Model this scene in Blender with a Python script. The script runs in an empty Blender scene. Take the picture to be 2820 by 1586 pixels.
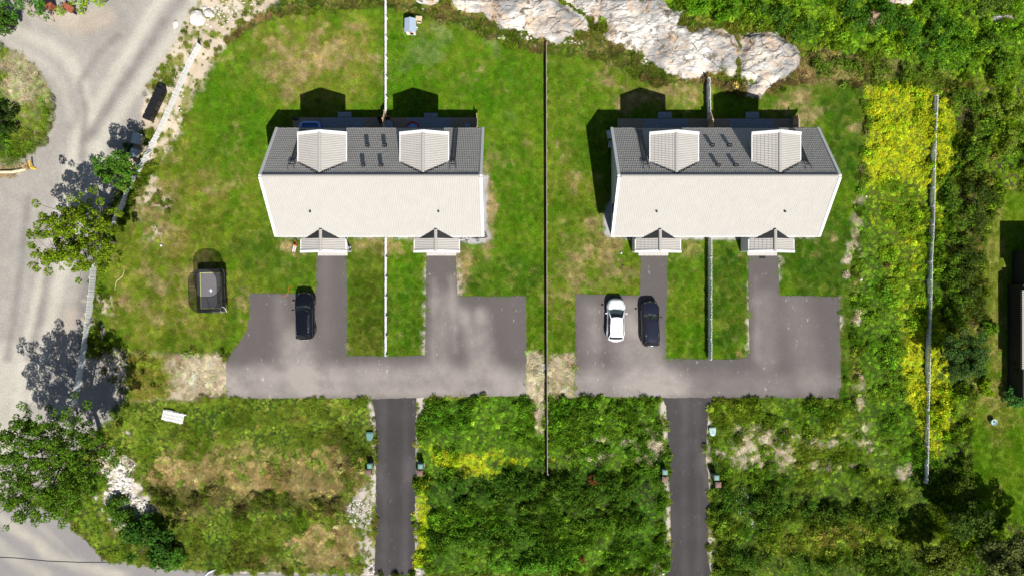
import bpy, bmesh, math, random
import numpy as np
from mathutils import Vector, Matrix

SC = bpy.context.scene
COL = SC.collection
# ------------------------------------------------------------------ camera
CAM_H = 68.0
F = 1881.0                 # focal length in pixels of the 2820 px wide photograph
cam = bpy.data.cameras.new('camera'); cam.lens = F/2820*36; cam.sensor_width = 36
cam.clip_end = 3000; cam.clip_start = 0.5
camo = bpy.data.objects.new('camera', cam); COL.objects.link(camo)
camo.location = (0, 0, CAM_H); camo.rotation_euler = (0, 0, 0)
SC.camera = camo
# ------------------------------------------------------------------ light
SUN = Vector((0.27, -0.82, 1.0)).normalized()
world = bpy.data.worlds.new('World'); SC.world = world; world.use_nodes = True
nt = world.node_tree; nt.nodes.clear()
sky = nt.nodes.new('ShaderNodeTexSky'); sky.sky_type = 'NISHITA'; sky.sun_disc = False
sky.sun_elevation = math.asin(SUN.z); sky.sun_rotation = math.atan2(SUN.x, SUN.y)
bg = nt.nodes.new('ShaderNodeBackground'); bg.inputs[1].default_value = 0.05
wo = nt.nodes.new('ShaderNodeOutputWorld')
nt.links.new(sky.outputs[0], bg.inputs[0]); nt.links.new(bg.outputs[0], wo.inputs[0])
sl = bpy.data.lights.new('sun', 'SUN'); sl.energy = 4.9; sl.angle = math.radians(0.5); sl.color = (1, 0.965, 0.91)
so = bpy.data.objects.new('sun', sl); COL.objects.link(so); so.location = (20, -40, 80)
so.rotation_euler = SUN.to_track_quat('Z', 'Y').to_euler()
SC.view_settings.view_transform = 'Standard'; SC.view_settings.look = 'None'
SC.view_settings.exposure = 0.45; SC.view_settings.gamma = 1; SC.view_settings.use_curve_mapping = False
SC.render.engine = 'CYCLES'
SC.cycles.max_bounces = 5; SC.cycles.diffuse_bounces = 1; SC.cycles.transparent_max_bounces = 8

rng = np.random.default_rng(7)
random.seed(7)
R = math.radians
# ------------------------------------------------------------------ helpers
def P(px, py, h=0.0):
    """photo pixel (2820 wide) at height h -> world x, y"""
    k = (CAM_H-h)/F
    return ((px-1410)*k, (793-py)*k)
def PD(px, py, h=0.0):      # same for the 2576 wide view
    return P(px*1.09472, py*1.09472, h)

def props(o, label=None, cat=None, group=None, kind=None):
    if label: o['label'] = label
    if cat: o['category'] = cat
    if group: o['group'] = group
    if kind: o['kind'] = kind
    return o

def empty(name, loc, rz, label, cat, group=None):
    o = bpy.data.objects.new(name, None); COL.objects.link(o)
    o.location = loc; o.rotation_euler = (0, 0, rz); o.empty_display_size = 0.3
    return props(o, label, cat, group)

def mesh_np(name, V, Fq, mats=(), smooth=False, fm=None):
    """V (n,3); Fq list of (m,k) int arrays or one array"""
    me = bpy.data.meshes.new(name)
    V = np.asarray(V, np.float32)
    if not isinstance(Fq, list): Fq = [Fq]
    me.vertices.add(len(V)); me.vertices.foreach_set('co', V.ravel())
    idx = np.concatenate([f.ravel() for f in Fq]).astype(np.int32)
    tot = np.concatenate([np.full(len(f), f.shape[1], np.int32) for f in Fq])
    st = np.concatenate([[0], np.cumsum(tot)[:-1]]).astype(np.int32)
    me.loops.add(len(idx)); me.loops.foreach_set('vertex_index', idx)
    me.polygons.add(len(tot)); me.polygons.foreach_set('loop_start', st)
    me.polygons.foreach_set('loop_total', tot)
    for m in mats: me.materials.append(m)
    if fm is not None: me.polygons.foreach_set('material_index', np.asarray(fm, np.int32))
    me.polygons.foreach_set('use_smooth', np.full(len(tot), bool(smooth)))
    me.update(calc_edges=True)
    return me

def link(name, me, parent=None, loc=None, rz=0.0):
    o = bpy.data.objects.new(name, me); COL.objects.link(o)
    if parent: o.parent = parent
    if loc is not None: o.location = loc
    if rz: o.rotation_euler = (0, 0, rz)
    return o

class MB:
    def __init__(s): s.v = []; s.f = []
    def add(s, vs, fs):
        n = len(s.v); s.v += [tuple(v) for v in vs]; s.f += [tuple(i+n for i in f) for f in fs]; return s
    def box(s, c, d, rot=None, taper=1.0, tx=None):
        hx, hy, hz = d[0]/2, d[1]/2, d[2]/2
        vs = []
        for z in (-1, 1):
            t = 1 if z < 0 else taper
            t2 = t if tx is None or z < 0 else tx
            for x, y in ((-1, -1), (1, -1), (1, 1), (-1, 1)):
                vs.append(Vector((x*hx*t2, y*hy*t, z*hz)))
        if rot is not None: vs = [rot @ v for v in vs]
        C = Vector(c); vs = [v+C for v in vs]
        return s.add(vs, [(0, 3, 2, 1), (4, 5, 6, 7), (0, 1, 5, 4), (1, 2, 6, 5), (2, 3, 7, 6), (3, 0, 4, 7)])
    def beam(s, a, b, w, h, up=(0, 0, 1)):
        """box from a to b, w sideways, h along up; a/b on the centre line"""
        a = Vector(a); b = Vector(b); d = (b-a); L = d.length; d.normalize()
        sd = d.cross(Vector(up)).normalized(); u = sd.cross(d).normalized()
        vs = []
        for p in (a, b):
            for x, z in ((-1, -1), (1, -1), (1, 1), (-1, 1)):
                vs.append(p+sd*x*w/2+u*z*h/2)
        return s.add(vs, [(0, 1, 2, 3), (7, 6, 5, 4), (0, 4, 5, 1), (1, 5, 6, 2), (2, 6, 7, 3), (3, 7, 4, 0)])
    def tube(s, pts, rad, n=6, cap=True):
        pts = [Vector(p) for p in pts]
        if not hasattr(rad, '__len__'): rad = [rad]*len(pts)
        rings = []; vs = []
        for i, p in enumerate(pts):
            d = (pts[min(i+1, len(pts)-1)]-pts[max(i-1, 0)]).normalized()
            a = Vector((0, 0, 1)) if abs(d.z) < 0.9 else Vector((1, 0, 0))
            u = d.cross(a).normalized(); w = d.cross(u)
            for k in range(n):
                t = 2*math.pi*k/n
                vs.append(p+(u*math.cos(t)+w*math.sin(t))*rad[i])
        fs = []
        for i in range(len(pts)-1):
            for k in range(n):
                fs.append((i*n+k, i*n+(k+1) % n, (i+1)*n+(k+1) % n, (i+1)*n+k))
        if cap:
            fs.append(tuple(range(n))[::-1]); fs.append(tuple((len(pts)-1)*n+k for k in range(n)))
        return s.add(vs, fs)
    def ring(s, c, r, tr, axis='z', n=20, m=6):
        pts = []
        for i in range(n+1):
            t = 2*math.pi*i/n; a, b = r*math.cos(t), r*math.sin(t)
            pts.append({'z': (a, b, 0), 'x': (0, a, b), 'y': (a, 0, b)}[axis])
        pts = [(p[0]+c[0], p[1]+c[1], p[2]+c[2]) for p in pts]
        return s.tube(pts, tr, m, cap=False)
    def lathe(s, c, prof, n=20, sq=None):
        vs = []
        for r, z in prof:
            for k in range(n):
                t = 2*math.pi*k/n
                vs.append((c[0]+r*math.cos(t), c[1]+r*math.sin(t), c[2]+z))
        fs = []
        for i in range(len(prof)-1):
            for k in range(n):
                fs.append((i*n+k, i*n+(k+1) % n, (i+1)*n+(k+1) % n, (i+1)*n+k))
        fs.append(tuple(range(n))[::-1]); fs.append(tuple((len(prof)-1)*n+k for k in range(n)))
        return s.add(vs, fs)
    def prism(s, poly, z0, z1):
        n = len(poly)
        vs = [(x, y, z0) for x, y in poly]+[(x, y, z1) for x, y in poly]
        fs = [tuple(range(n))[::-1], tuple(range(n, 2*n))]
        fs += [(i, (i+1) % n, n+(i+1) % n, n+i) for i in range(n)]
        return s.add(vs, fs)
    def prism_x(s, poly, x0, x1):     # poly in (y,z)
        n = len(poly)
        vs = [(x0, y, z) for y, z in poly]+[(x1, y, z) for y, z in poly]
        fs = [tuple(range(n))[::-1], tuple(range(n, 2*n))]
        fs += [(i, (i+1) % n, n+(i+1) % n, n+i) for i in range(n)]
        return s.add(vs, fs)
    def prism_y(s, poly, y0, y1):     # poly in (x,z)
        n = len(poly)
        vs = [(x, y0, z) for x, z in poly]+[(x, y1, z) for x, z in poly]
        fs = [tuple(range(n)), tuple(range(n, 2*n))[::-1]]
        fs += [(i, n+i, n+(i+1) % n, (i+1) % n) for i in range(n)]
        return s.add(vs, fs)
    def mesh(s, name, mat=None, smooth=False, bevel=0):
        me = bpy.data.meshes.new(name); me.from_pydata(s.v, [], s.f); 
        bm = bmesh.new(); bm.from_mesh(me)
        bmesh.ops.recalc_face_normals(bm, faces=bm.faces)
        if bevel: bmesh.ops.bevel(bm, geom=bm.edges[:], offset=bevel, segments=2, affect='EDGES', clamp_overlap=True)
        bm.to_mesh(me); bm.free()
        if mat: me.materials.append(mat)
        if smooth:
            me.polygons.foreach_set('use_smooth', np.ones(len(me.polygons), bool))
        me.update(); return me
    def obj(s, name, mat=None, parent=None, smooth=False, bevel=0, loc=None, rz=0.0):
        return link(name, s.mesh(name, mat, smooth, bevel), parent, loc, rz)

def rect(cx, cy, w, h, r, n=5):
    pts = []
    for (sx, sy, a0) in ((1, 1, 0), (-1, 1, 90), (-1, -1, 180), (1, -1, 270)):
        for i in range(n+1):
            a = R(a0+90*i/n)
            pts.append((cx+sx*(w/2-r)+r*math.cos(a), cy+sy*(h/2-r)+r*math.sin(a)))
    return pts
# ------------------------------------------------------------------ numpy noise
def _hash(ix, iy, seed):
    n = (ix.astype(np.int64)*374761393+iy.astype(np.int64)*668265263+seed*1442695041) & 0xffffffff
    n = ((n ^ (n >> 13))*1274126177) & 0xffffffff
    n = (n ^ (n >> 16)) & 0xffff
    return n/65535.0
def vnoise(x, y, seed=0):
    ix = np.floor(x); iy = np.floor(y); fx = x-ix; fy = y-iy
    fx = fx*fx*(3-2*fx); fy = fy*fy*(3-2*fy)
    a = _hash(ix, iy, seed); b = _hash(ix+1, iy, seed); c = _hash(ix, iy+1, seed); d = _hash(ix+1, iy+1, seed)
    return (a*(1-fx)+b*fx)*(1-fy)+(c*(1-fx)+d*fx)*fy
def fbm(x, y, s, octv=4, seed=0, gain=0.5):
    t = 0; amp = 1; tot = 0
    x = x/s; y = y/s
    for o in range(octv):
        t = t+amp*vnoise(x+o*17.3, y-o*9.1, seed+o*31); tot += amp; amp *= gain; x = x*2.03; y = y*2.03
    return t/tot
def sstep(a, b, x):
    t = np.clip((x-a)/(b-a), 0, 1); return t*t*(3-2*t)
def poly_sd(x, y, poly):
    """signed distance, positive inside"""
    p = np.array(poly, float); n = len(p)
    d = np.full(x.shape, 1e18); ins = np.zeros(x.shape, bool)
    for i in range(n):
        ax, ay = p[i]; bx, by = p[(i+1) % n]
        ex, ey = bx-ax, by-ay
        t = np.clip(((x-ax)*ex+(y-ay)*ey)/(ex*ex+ey*ey+1e-9), 0, 1)
        d = np.minimum(d, (x-ax-t*ex)**2+(y-ay-t*ey)**2)
        c = ((ay > y) != (by > y))
        with np.errstate(divide='ignore', invalid='ignore'):
            c &= x < (bx-ax)*(y-ay)/(by-ay if by != ay else 1e-9)+ax
        ins ^= c
    return np.sqrt(d)*np.where(ins, 1, -1)
def line_d(x, y, pts):
    d = np.full(x.shape, 1e18)
    for (ax, ay), (bx, by) in zip(pts[:-1], pts[1:]):
        ex, ey = bx-ax, by-ay
        t = np.clip(((x-ax)*ex+(y-ay)*ey)/(ex*ex+ey*ey+1e-9), 0, 1)
        d = np.minimum(d, (x-ax-t*ex)**2+(y-ay-t*ey)**2)
    return np.sqrt(d)
# ------------------------------------------------------------------ materials
def newmat(name):
    m = bpy.data.materials.new(name); m.use_nodes = True
    t = m.node_tree; b = t.nodes['Principled BSDF']
    return m, t, b
def N(t, typ, **kw):
    n = t.nodes.new(typ)
    for k, v in kw.items(): setattr(n, k, v)
    return n
def plain(name, col, rough=0.6, metal=0.0, var=0.12, scale=6.0, bump=0.0, spec=0.5, coat=0.0):
    m, t, b = newmat(name)
    co = N(t, 'ShaderNodeTexCoord'); nz = N(t, 'ShaderNodeTexNoise'); nz.inputs['Scale'].default_value = scale
    nz.inputs['Detail'].default_value = 6
    t.links.new(co.outputs['Object'], nz.inputs['Vector'])
    mr = N(t, 'ShaderNodeMapRange'); mr.inputs[3].default_value = 1-var; mr.inputs[4].default_value = 1+var
    mr.inputs[1].default_value = 0.3; mr.inputs[2].default_value = 0.7
    t.links.new(nz.outputs[0], mr.inputs[0])
    mx = N(t, 'ShaderNodeVectorMath', operation='SCALE'); mx.inputs[0].default_value = col[:3]
    t.links.new(mr.outputs[0], mx.inputs['Scale']); t.links.new(mx.outputs[0], b.inputs['Base Color'])
    b.inputs['Roughness'].default_value = rough; b.inputs['Metallic'].default_value = metal
    b.inputs['Specular IOR Level'].default_value = spec
    if coat: b.inputs['Coat Weight'].default_value = coat; b.inputs['Coat Roughness'].default_value = 0.05
    if bump:
        bp = N(t, 'ShaderNodeBump'); bp.inputs['Strength'].default_value = bump; bp.inputs['Distance'].default_value = 0.02
        t.links.new(nz.outputs[0], bp.inputs['Height']); t.links.new(bp.outputs[0], b.inputs['Normal'])
    return m
M = {}
M['white'] = plain('white_paint', (.78, .77, .75), .45, var=.06, scale=3)
M['wall'] = plain('wall_cladding', (.55, .55, .54), .6, var=.06, scale=2)
M['tile'] = plain('concrete_tile', (.395, .375, .345), .75, var=.035, scale=1.3)
M['ridge'] = plain('ridge_tile', (.37, .35, .32), .7, var=.12, scale=3)
M['black'] = plain('black_plastic', (.012, .012, .013), .45, var=.2)
M['blackmetal'] = plain('black_metal', (.02, .021, .024), .4, var=.2)
M['flash'] = plain('black_flashing', (.014, .014, .016), .7, var=.3)
M['deck'] = plain('deck_timber', (.30, .25, .17), .75, var=.25, scale=3)
M['deckgrey'] = plain('deck_mat_grey', (.22, .26, .30), .7, var=.2, scale=4)
M['wood'] = plain('new_timber', (.66, .44, .26), .65, var=.15, scale=5)
M['palewood'] = plain('pale_timber', (.62, .50, .33), .65, var=.15, scale=5)
M['glass'] = plain('window_glass', (.008, .010, .012), .06, var=.05, spec=.3)
M['concrete'] = plain('concrete_slab', (.50, .47, .44), .8, var=.12, scale=5)
M['green_plastic'] = plain('green_plastic', (.06, .15, .11), .5, var=.12)
M['teal_plastic'] = plain('teal_plastic', (.12, .25, .22), .5, var=.15)
M['paleteal'] = plain('pale_teal_plastic', (.38, .50, .50), .5, var=.12)
M['brown_plastic'] = plain('brown_plastic', (.17, .085, .07), .55, var=.15)
M['brown_dark'] = plain('dark_brown_plastic', (.10, .05, .035), .55, var=.15)
M['bark'] = plain('bark', (.13, .10, .075), .9, var=.35, scale=6, bump=.4)
M['metal'] = plain('galvanised_metal', (.55, .57, .60), .35, .9, var=.1)
M['chrome'] = plain('chrome', (.85, .85, .86), .12, 1.0, var=.02)
M['tyre'] = plain('tyre_rubber', (.018, .018, .018), .8, var=.2)
M['rim'] = plain('wheel_rim', (.35, .35, .36), .3, .8, var=.1)
M['red'] = plain('red_plastic', (.45, .02, .02), .35, var=.1)
M['orange'] = plain('orange_plastic', (.75, .16, .04), .45, var=.1)
M['pink'] = plain('pink_plastic', (.80, .35, .35), .45, var=.1)
M['redlight'] = plain('tail_lamp', (.30, .006, .012), .2, var=.1, coat=.5)
M['headlight'] = plain('headlamp_glass', (.22, .25, .27), .12, var=.2, coat=1)
M['blue'] = plain('blue_vinyl', (.03, .12, .60), .35, var=.1)
M['paleblue'] = plain('pale_blue_vinyl', (.25, .45, .85), .35, var=.1)
M['water'] = plain('pool_water', (.05, .20, .50), .08, var=.1)
M['greyblue_roof'] = plain('grey_blue_roof', (.34, .41, .50), .6, var=.06)
M['mat_dark'] = plain('trampoline_mat', (.13, .122, .13), .8, var=.1, scale=2)
M['pad'] = plain('trampoline_pad', (.022, .022, .024), .6, var=.2)
M['lime'] = plain('lime_tape', (.42, .46, .16), .6, var=.1)
M['yellow'] = plain('yellow_paint', (.75, .48, .02), .45, var=.1)
M['tarp'] = plain('grey_tarpaulin', (.40, .46, .50), .4, var=.35, scale=4, bump=.6)
M['rust'] = plain('rusty_metal', (.28, .08, .04), .8, var=.3)
M['fence_white'] = plain('fence_white', (.86, .85, .84), .5, var=.05, scale=1.5)
M['fence_weathered'] = plain('fence_weathered_pink', (.30, .215, .195), .7, var=.25, scale=2)
M['paint_white'] = plain('car_paint_white', (.74, .77, .80), .25, var=.01, coat=1)
M['paint_black'] = plain('car_paint_black', (.006, .007, .012), .22, var=.01, coat=.15, spec=.25)
M['paint_navy'] = plain('car_paint_navy', (.012, .014, .028), .28, var=.01, coat=.5, spec=.4)
M['dash'] = plain('dashboard_grey', (.22, .25, .25), .7, var=.2)
M['cushion'] = plain('grey_cushion', (.25, .33, .45), .8, var=.15)
M['plastic_white'] = plain('white_plastic', (.72, .76, .80), .4, var=.04)
M['darkwall'] = plain('shade_black_cladding', (.016, .015, .015), .75, var=.25)  # neighbour house walls lie in shade; that shade is put into this black

def car_glass():
    m, t, b = newmat('car_window_glass')
    b.inputs['Base Color'].default_value = (.03, .045, .05, 1); b.inputs['Roughness'].default_value = .04
    b.inputs['Transmission Weight'].default_value = 0; b.inputs['Specular IOR Level'].default_value = .9
    tr = N(t, 'ShaderNodeBsdfTransparent'); tr.inputs[0].default_value = (.55, .65, .66, 1)
    mx = N(t, 'ShaderNodeMixShader'); mx.inputs[0].default_value = .45
    out = t.nodes['Material Output']
    t.links.new(tr.outputs[0], mx.inputs[1]); t.links.new(b.outputs[0], mx.inputs[2]); t.links.new(mx.outputs[0], out.inputs[0])
    return m
M['carglass'] = car_glass()

def net_mat():
    m, t, b = newmat('enclosure_netting')
    b.inputs['Base Color'].default_value = (.012, .012, .012, 1); b.inputs['Roughness'].default_value = .8
    co = N(t, 'ShaderNodeTexCoord'); nz = N(t, 'ShaderNodeTexNoise'); nz.inputs['Scale'].default_value = 1.5
    t.links.new(co.outputs['Object'], nz.inputs['Vector'])
    mr = N(t, 'ShaderNodeMapRange'); mr.inputs[3].default_value = .58; mr.inputs[4].default_value = .76
    t.links.new(nz.outputs[0], mr.inputs[0])
    tr = N(t, 'ShaderNodeBsdfTransparent'); mx = N(t, 'ShaderNodeMixShader')
    out = t.nodes['Material Output']
    t.links.new(mr.outputs[0], mx.inputs[0]); t.links.new(tr.outputs[0], mx.inputs[1]); t.links.new(b.outputs[0], mx.inputs[2])
    t.links.new(mx.outputs[0], out.inputs[0]); return m
M['net'] = net_mat()

def leaf_mat(name, src='OBJECT', attr='vcol', transl=.35, rough=.6, var=(.45, 1.6), fixed=None, hue=.0, shift=True):
    """leaf shader: colour from the object's colour or from the scattered instance"""
    m, t, b = newmat(name)
    if fixed is not None:
        c = N(t, 'ShaderNodeRGB'); c.outputs[0].default_value = (*fixed, 1); cs = c.outputs[0]
    elif src == 'OBJECT':
        c = N(t, 'ShaderNodeObjectInfo'); cs = c.outputs['Color']
    else:
        c = N(t, 'ShaderNodeAttribute'); c.attribute_type = 'INSTANCER'; c.attribute_name = attr; cs = c.outputs['Color']
    g = N(t, 'ShaderNodeNewGeometry')
    mr = N(t, 'ShaderNodeMapRange'); mr.inputs[3].default_value = var[0]; mr.inputs[4].default_value = var[1]
    t.links.new(g.outputs['Random Per Island'], mr.inputs[0])
    sc = N(t, 'ShaderNodeVectorMath', operation='SCALE'); t.links.new(cs, sc.inputs[0]); t.links.new(mr.outputs[0], sc.inputs['Scale'])
    # a share of the leaves leans to yellow
    hs = N(t, 'ShaderNodeHueSaturation'); hs.inputs['Saturation'].default_value = 1.0
    wn = N(t, 'ShaderNodeTexWhiteNoise', noise_dimensions='1D'); t.links.new(g.outputs['Random Per Island'], wn.inputs['W'])
    m2 = N(t, 'ShaderNodeMapRange'); m2.inputs[3].default_value = .5-.025 if shift else .495; m2.inputs[4].default_value = .5+.015 if shift else .505
    t.links.new(wn.outputs['Value'], m2.inputs[0]); t.links.new(m2.outputs[0], hs.inputs['Hue'])
    t.links.new(sc.outputs[0], hs.inputs['Color'])
    t.links.new(hs.outputs[0], b.inputs['Base Color']); b.inputs['Roughness'].default_value = rough
    b.inputs['Specular IOR Level'].default_value = .08
    tl = N(t, 'ShaderNodeBsdfTranslucent'); t.links.new(hs.outputs[0], tl.inputs[0])
    mx = N(t, 'ShaderNodeMixShader'); mx.inputs[0].default_value = transl
    t.links.new(b.outputs[0], mx.inputs[1]); t.links.new(tl.outputs[0], mx.inputs[2])
    t.links.new(mx.outputs[0], t.nodes['Material Output'].inputs[0])
    return m
M['leaf'] = leaf_mat('tree_leaves')
M['blade'] = leaf_mat('grass_blades', 'INST', transl=.3, var=(.6, 1.4))
M['lawnblade'] = leaf_mat('lawn_blades', 'INST', transl=.3, var=(.7, 1.3))
M['petal_y'] = leaf_mat('yellow_petals', fixed=(.80, .76, .02), var=(.75, 1.2), transl=.2, shift=False)
M['petal_w'] = leaf_mat('white_petals', fixed=(.75, .78, .68), var=(.7, 1.1), transl=.25, shift=False)

def ground_mat():
    m, t, b = newmat('ground_surface')
    at = N(t, 'ShaderNodeAttribute'); at.attribute_name = 'gcol'
    gr = N(t, 'ShaderNodeAttribute'); gr.attribute_name = 'grav'
    co = N(t, 'ShaderNodeTexCoord')
    n1 = N(t, 'ShaderNodeTexNoise'); n1.inputs['Scale'].default_value = 5.5; n1.inputs['Detail'].default_value = 8; n1.inputs['Roughness'].default_value = .75
    n2 = N(t, 'ShaderNodeTexVoronoi'); n2.inputs['Scale'].default_value = 16.0
    n3 = N(t, 'ShaderNodeTexVoronoi'); n3.inputs['Scale'].default_value = 3.1
    for n in (n1, n2, n3): t.links.new(co.outputs['Object'], n.inputs['Vector'])
    mr = N(t, 'ShaderNodeMapRange'); mr.inputs[1].default_value = .3; mr.inputs[2].default_value = .7
    mr.inputs[3].default_value = .62; mr.inputs[4].default_value = 1.38; t.links.new(n1.outputs[0], mr.inputs[0])
    # stones: a value for each cell
    sp = N(t, 'ShaderNodeSeparateColor'); t.links.new(n2.outputs['Color'], sp.inputs[0])
    m2 = N(t, 'ShaderNodeMapRange'); m2.inputs[3].default_value = .86; m2.inputs[4].default_value = 1.12; t.links.new(sp.outputs[0], m2.inputs[0])
    m4 = N(t, 'ShaderNodeMapRange'); m4.inputs[1].default_value = .3; m4.inputs[2].default_value = .7
    m4.inputs[3].default_value = .88; m4.inputs[4].default_value = 1.12; t.links.new(n1.outputs[0], m4.inputs[0])
    ml = N(t, 'ShaderNodeMath', operation='MULTIPLY'); t.links.new(m2.outputs[0], ml.inputs[0]); t.links.new(m4.outputs[0], ml.inputs[1])
    mx = N(t, 'ShaderNodeMix', data_type='FLOAT'); t.links.new(gr.outputs['Fac'], mx.inputs[0])
    t.links.new(mr.outputs[0], mx.inputs[2]); t.links.new(ml.outputs[0], mx.inputs[3])
    sc = N(t, 'ShaderNodeVectorMath', operation='SCALE'); t.links.new(at.outputs['Color'], sc.inputs[0]); t.links.new(mx.outputs[0], sc.inputs['Scale'])
    t.links.new(sc.outputs[0], b.inputs['Base Color']); b.inputs['Roughness'].default_value = .95
    b.inputs['Specular IOR Level'].default_value = .1
    bp = N(t, 'ShaderNodeBump'); bp.inputs['Strength'].default_value = .3; bp.inputs['Distance'].default_value = .03
    ad = N(t, 'ShaderNodeMath', operation='ADD'); t.links.new(n1.outputs[0], ad.inputs[0]); t.links.new(n2.outputs['Distance'], ad.inputs[1])
    t.links.new(ad.outputs[0], bp.inputs['Height']); t.links.new(bp.outputs[0], b.inputs['Normal'])
    return m
M['ground'] = ground_mat()

def asphalt_mat(name, base, dust, amt, streak=.5, scratch=.5):
    m, t, b = newmat(name)
    co = N(t, 'ShaderNodeTexCoord')
    def noise(s, d=6, r=.6, sc=(1, 1, 1)):
        mp = N(t, 'ShaderNodeMapping'); mp.inputs['Scale'].default_value = sc
        t.links.new(co.outputs['Object'], mp.inputs[0])
        n = N(t, 'ShaderNodeTexNoise'); n.inputs['Scale'].default_value = s; n.inputs['Detail'].default_value = d
        n.inputs['Roughness'].default_value = r; t.links.new(mp.outputs[0], n.inputs['Vector']); return n.outputs[0]
    def ramp(x, a, b_, lo=0, hi=1):
        r = N(t, 'ShaderNodeMapRange'); r.interpolation_type = 'SMOOTHSTEP'
        r.inputs[1].default_value = a; r.inputs[2].default_value = b_; r.inputs[3].default_value = lo; r.inputs[4].default_value = hi
        t.links.new(x, r.inputs[0]); return r.outputs[0]
    def math_(op, a, b_):
        n = N(t, 'ShaderNodeMath', operation=op)
        for i, v in enumerate((a, b_)):
            if isinstance(v, (int, float)): n.inputs[i].default_value = v
            else: t.links.new(v, n.inputs[i])
        return n.outputs[0]
    d = ramp(noise(.16, 4, .55), .36, .66, 0, amt)
    d = math_('ADD', d, ramp(noise(.5, 5, .6, (1, .22, 1)), .45, .75, 0, streak*amt))
    at = N(t, 'ShaderNodeAttribute'); at.attribute_name = 'dust'
    d = math_('ADD', math_('MULTIPLY', d, .6), math_('MULTIPLY', at.outputs['Fac'], ramp(noise(.6, 6, .65), .2, .7, .65, 1.25)))
    d = math_('MINIMUM', d, 1.0)
    fine = ramp(noise(14, 6, .8), .3, .7, .86, 1.14)
    mix = N(t, 'ShaderNodeMix', data_type='RGBA'); t.links.new(d, mix.inputs[0])
    mix.inputs[6].default_value = (*base, 1); mix.inputs[7].default_value = (*dust, 1)
    # pale scuffs
    sn = noise(2.6, 9, .75, (1, .45, 1)); sm = ramp(noise(.30, 2), .40, .6)
    sc = math_('MULTIPLY', math_('MULTIPLY', ramp(sn, .605, .66), sm), scratch)
    mix2 = N(t, 'ShaderNodeMix', data_type='RGBA'); t.links.new(sc, mix2.inputs[0])
    t.links.new(mix.outputs[2], mix2.inputs[6]); mix2.inputs[7].default_value = (.62, .58, .54, 1)
    vs = N(t, 'ShaderNodeVectorMath', operation='SCALE'); t.links.new(mix2.outputs[2], vs.inputs[0]); t.links.new(fine, vs.inputs['Scale'])
    t.links.new(vs.outputs[0], b.inputs['Base Color']); b.inputs['Roughness'].default_value = .9
    b.inputs['Specular IOR Level'].default_value = .2
    bp = N(t, 'ShaderNodeBump'); bp.inputs['Strength'].default_value = .25; bp.inputs['Distance'].default_value = .01
    t.links.new(noise(30, 3), bp.inputs['Height']); t.links.new(bp.outputs[0], b.inputs['Normal'])
    return m
M['parking'] = asphalt_mat('parking_asphalt', (.100, .087, .084), (.30, .268, .245), .08, scratch=.55)
M['driveway'] = asphalt_mat('driveway_asphalt', (.045, .040, .041), (.11, .10, .097), .35, streak=.8, scratch=.22)
M['road'] = asphalt_mat('road_asphalt', (.22, .208, .208), (.40, .37, .31), .35, streak=.3, scratch=.2)
M['edge'] = plain('asphalt_edge_gravel', (.36, .33, .31), .95, var=.35, scale=9)

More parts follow.
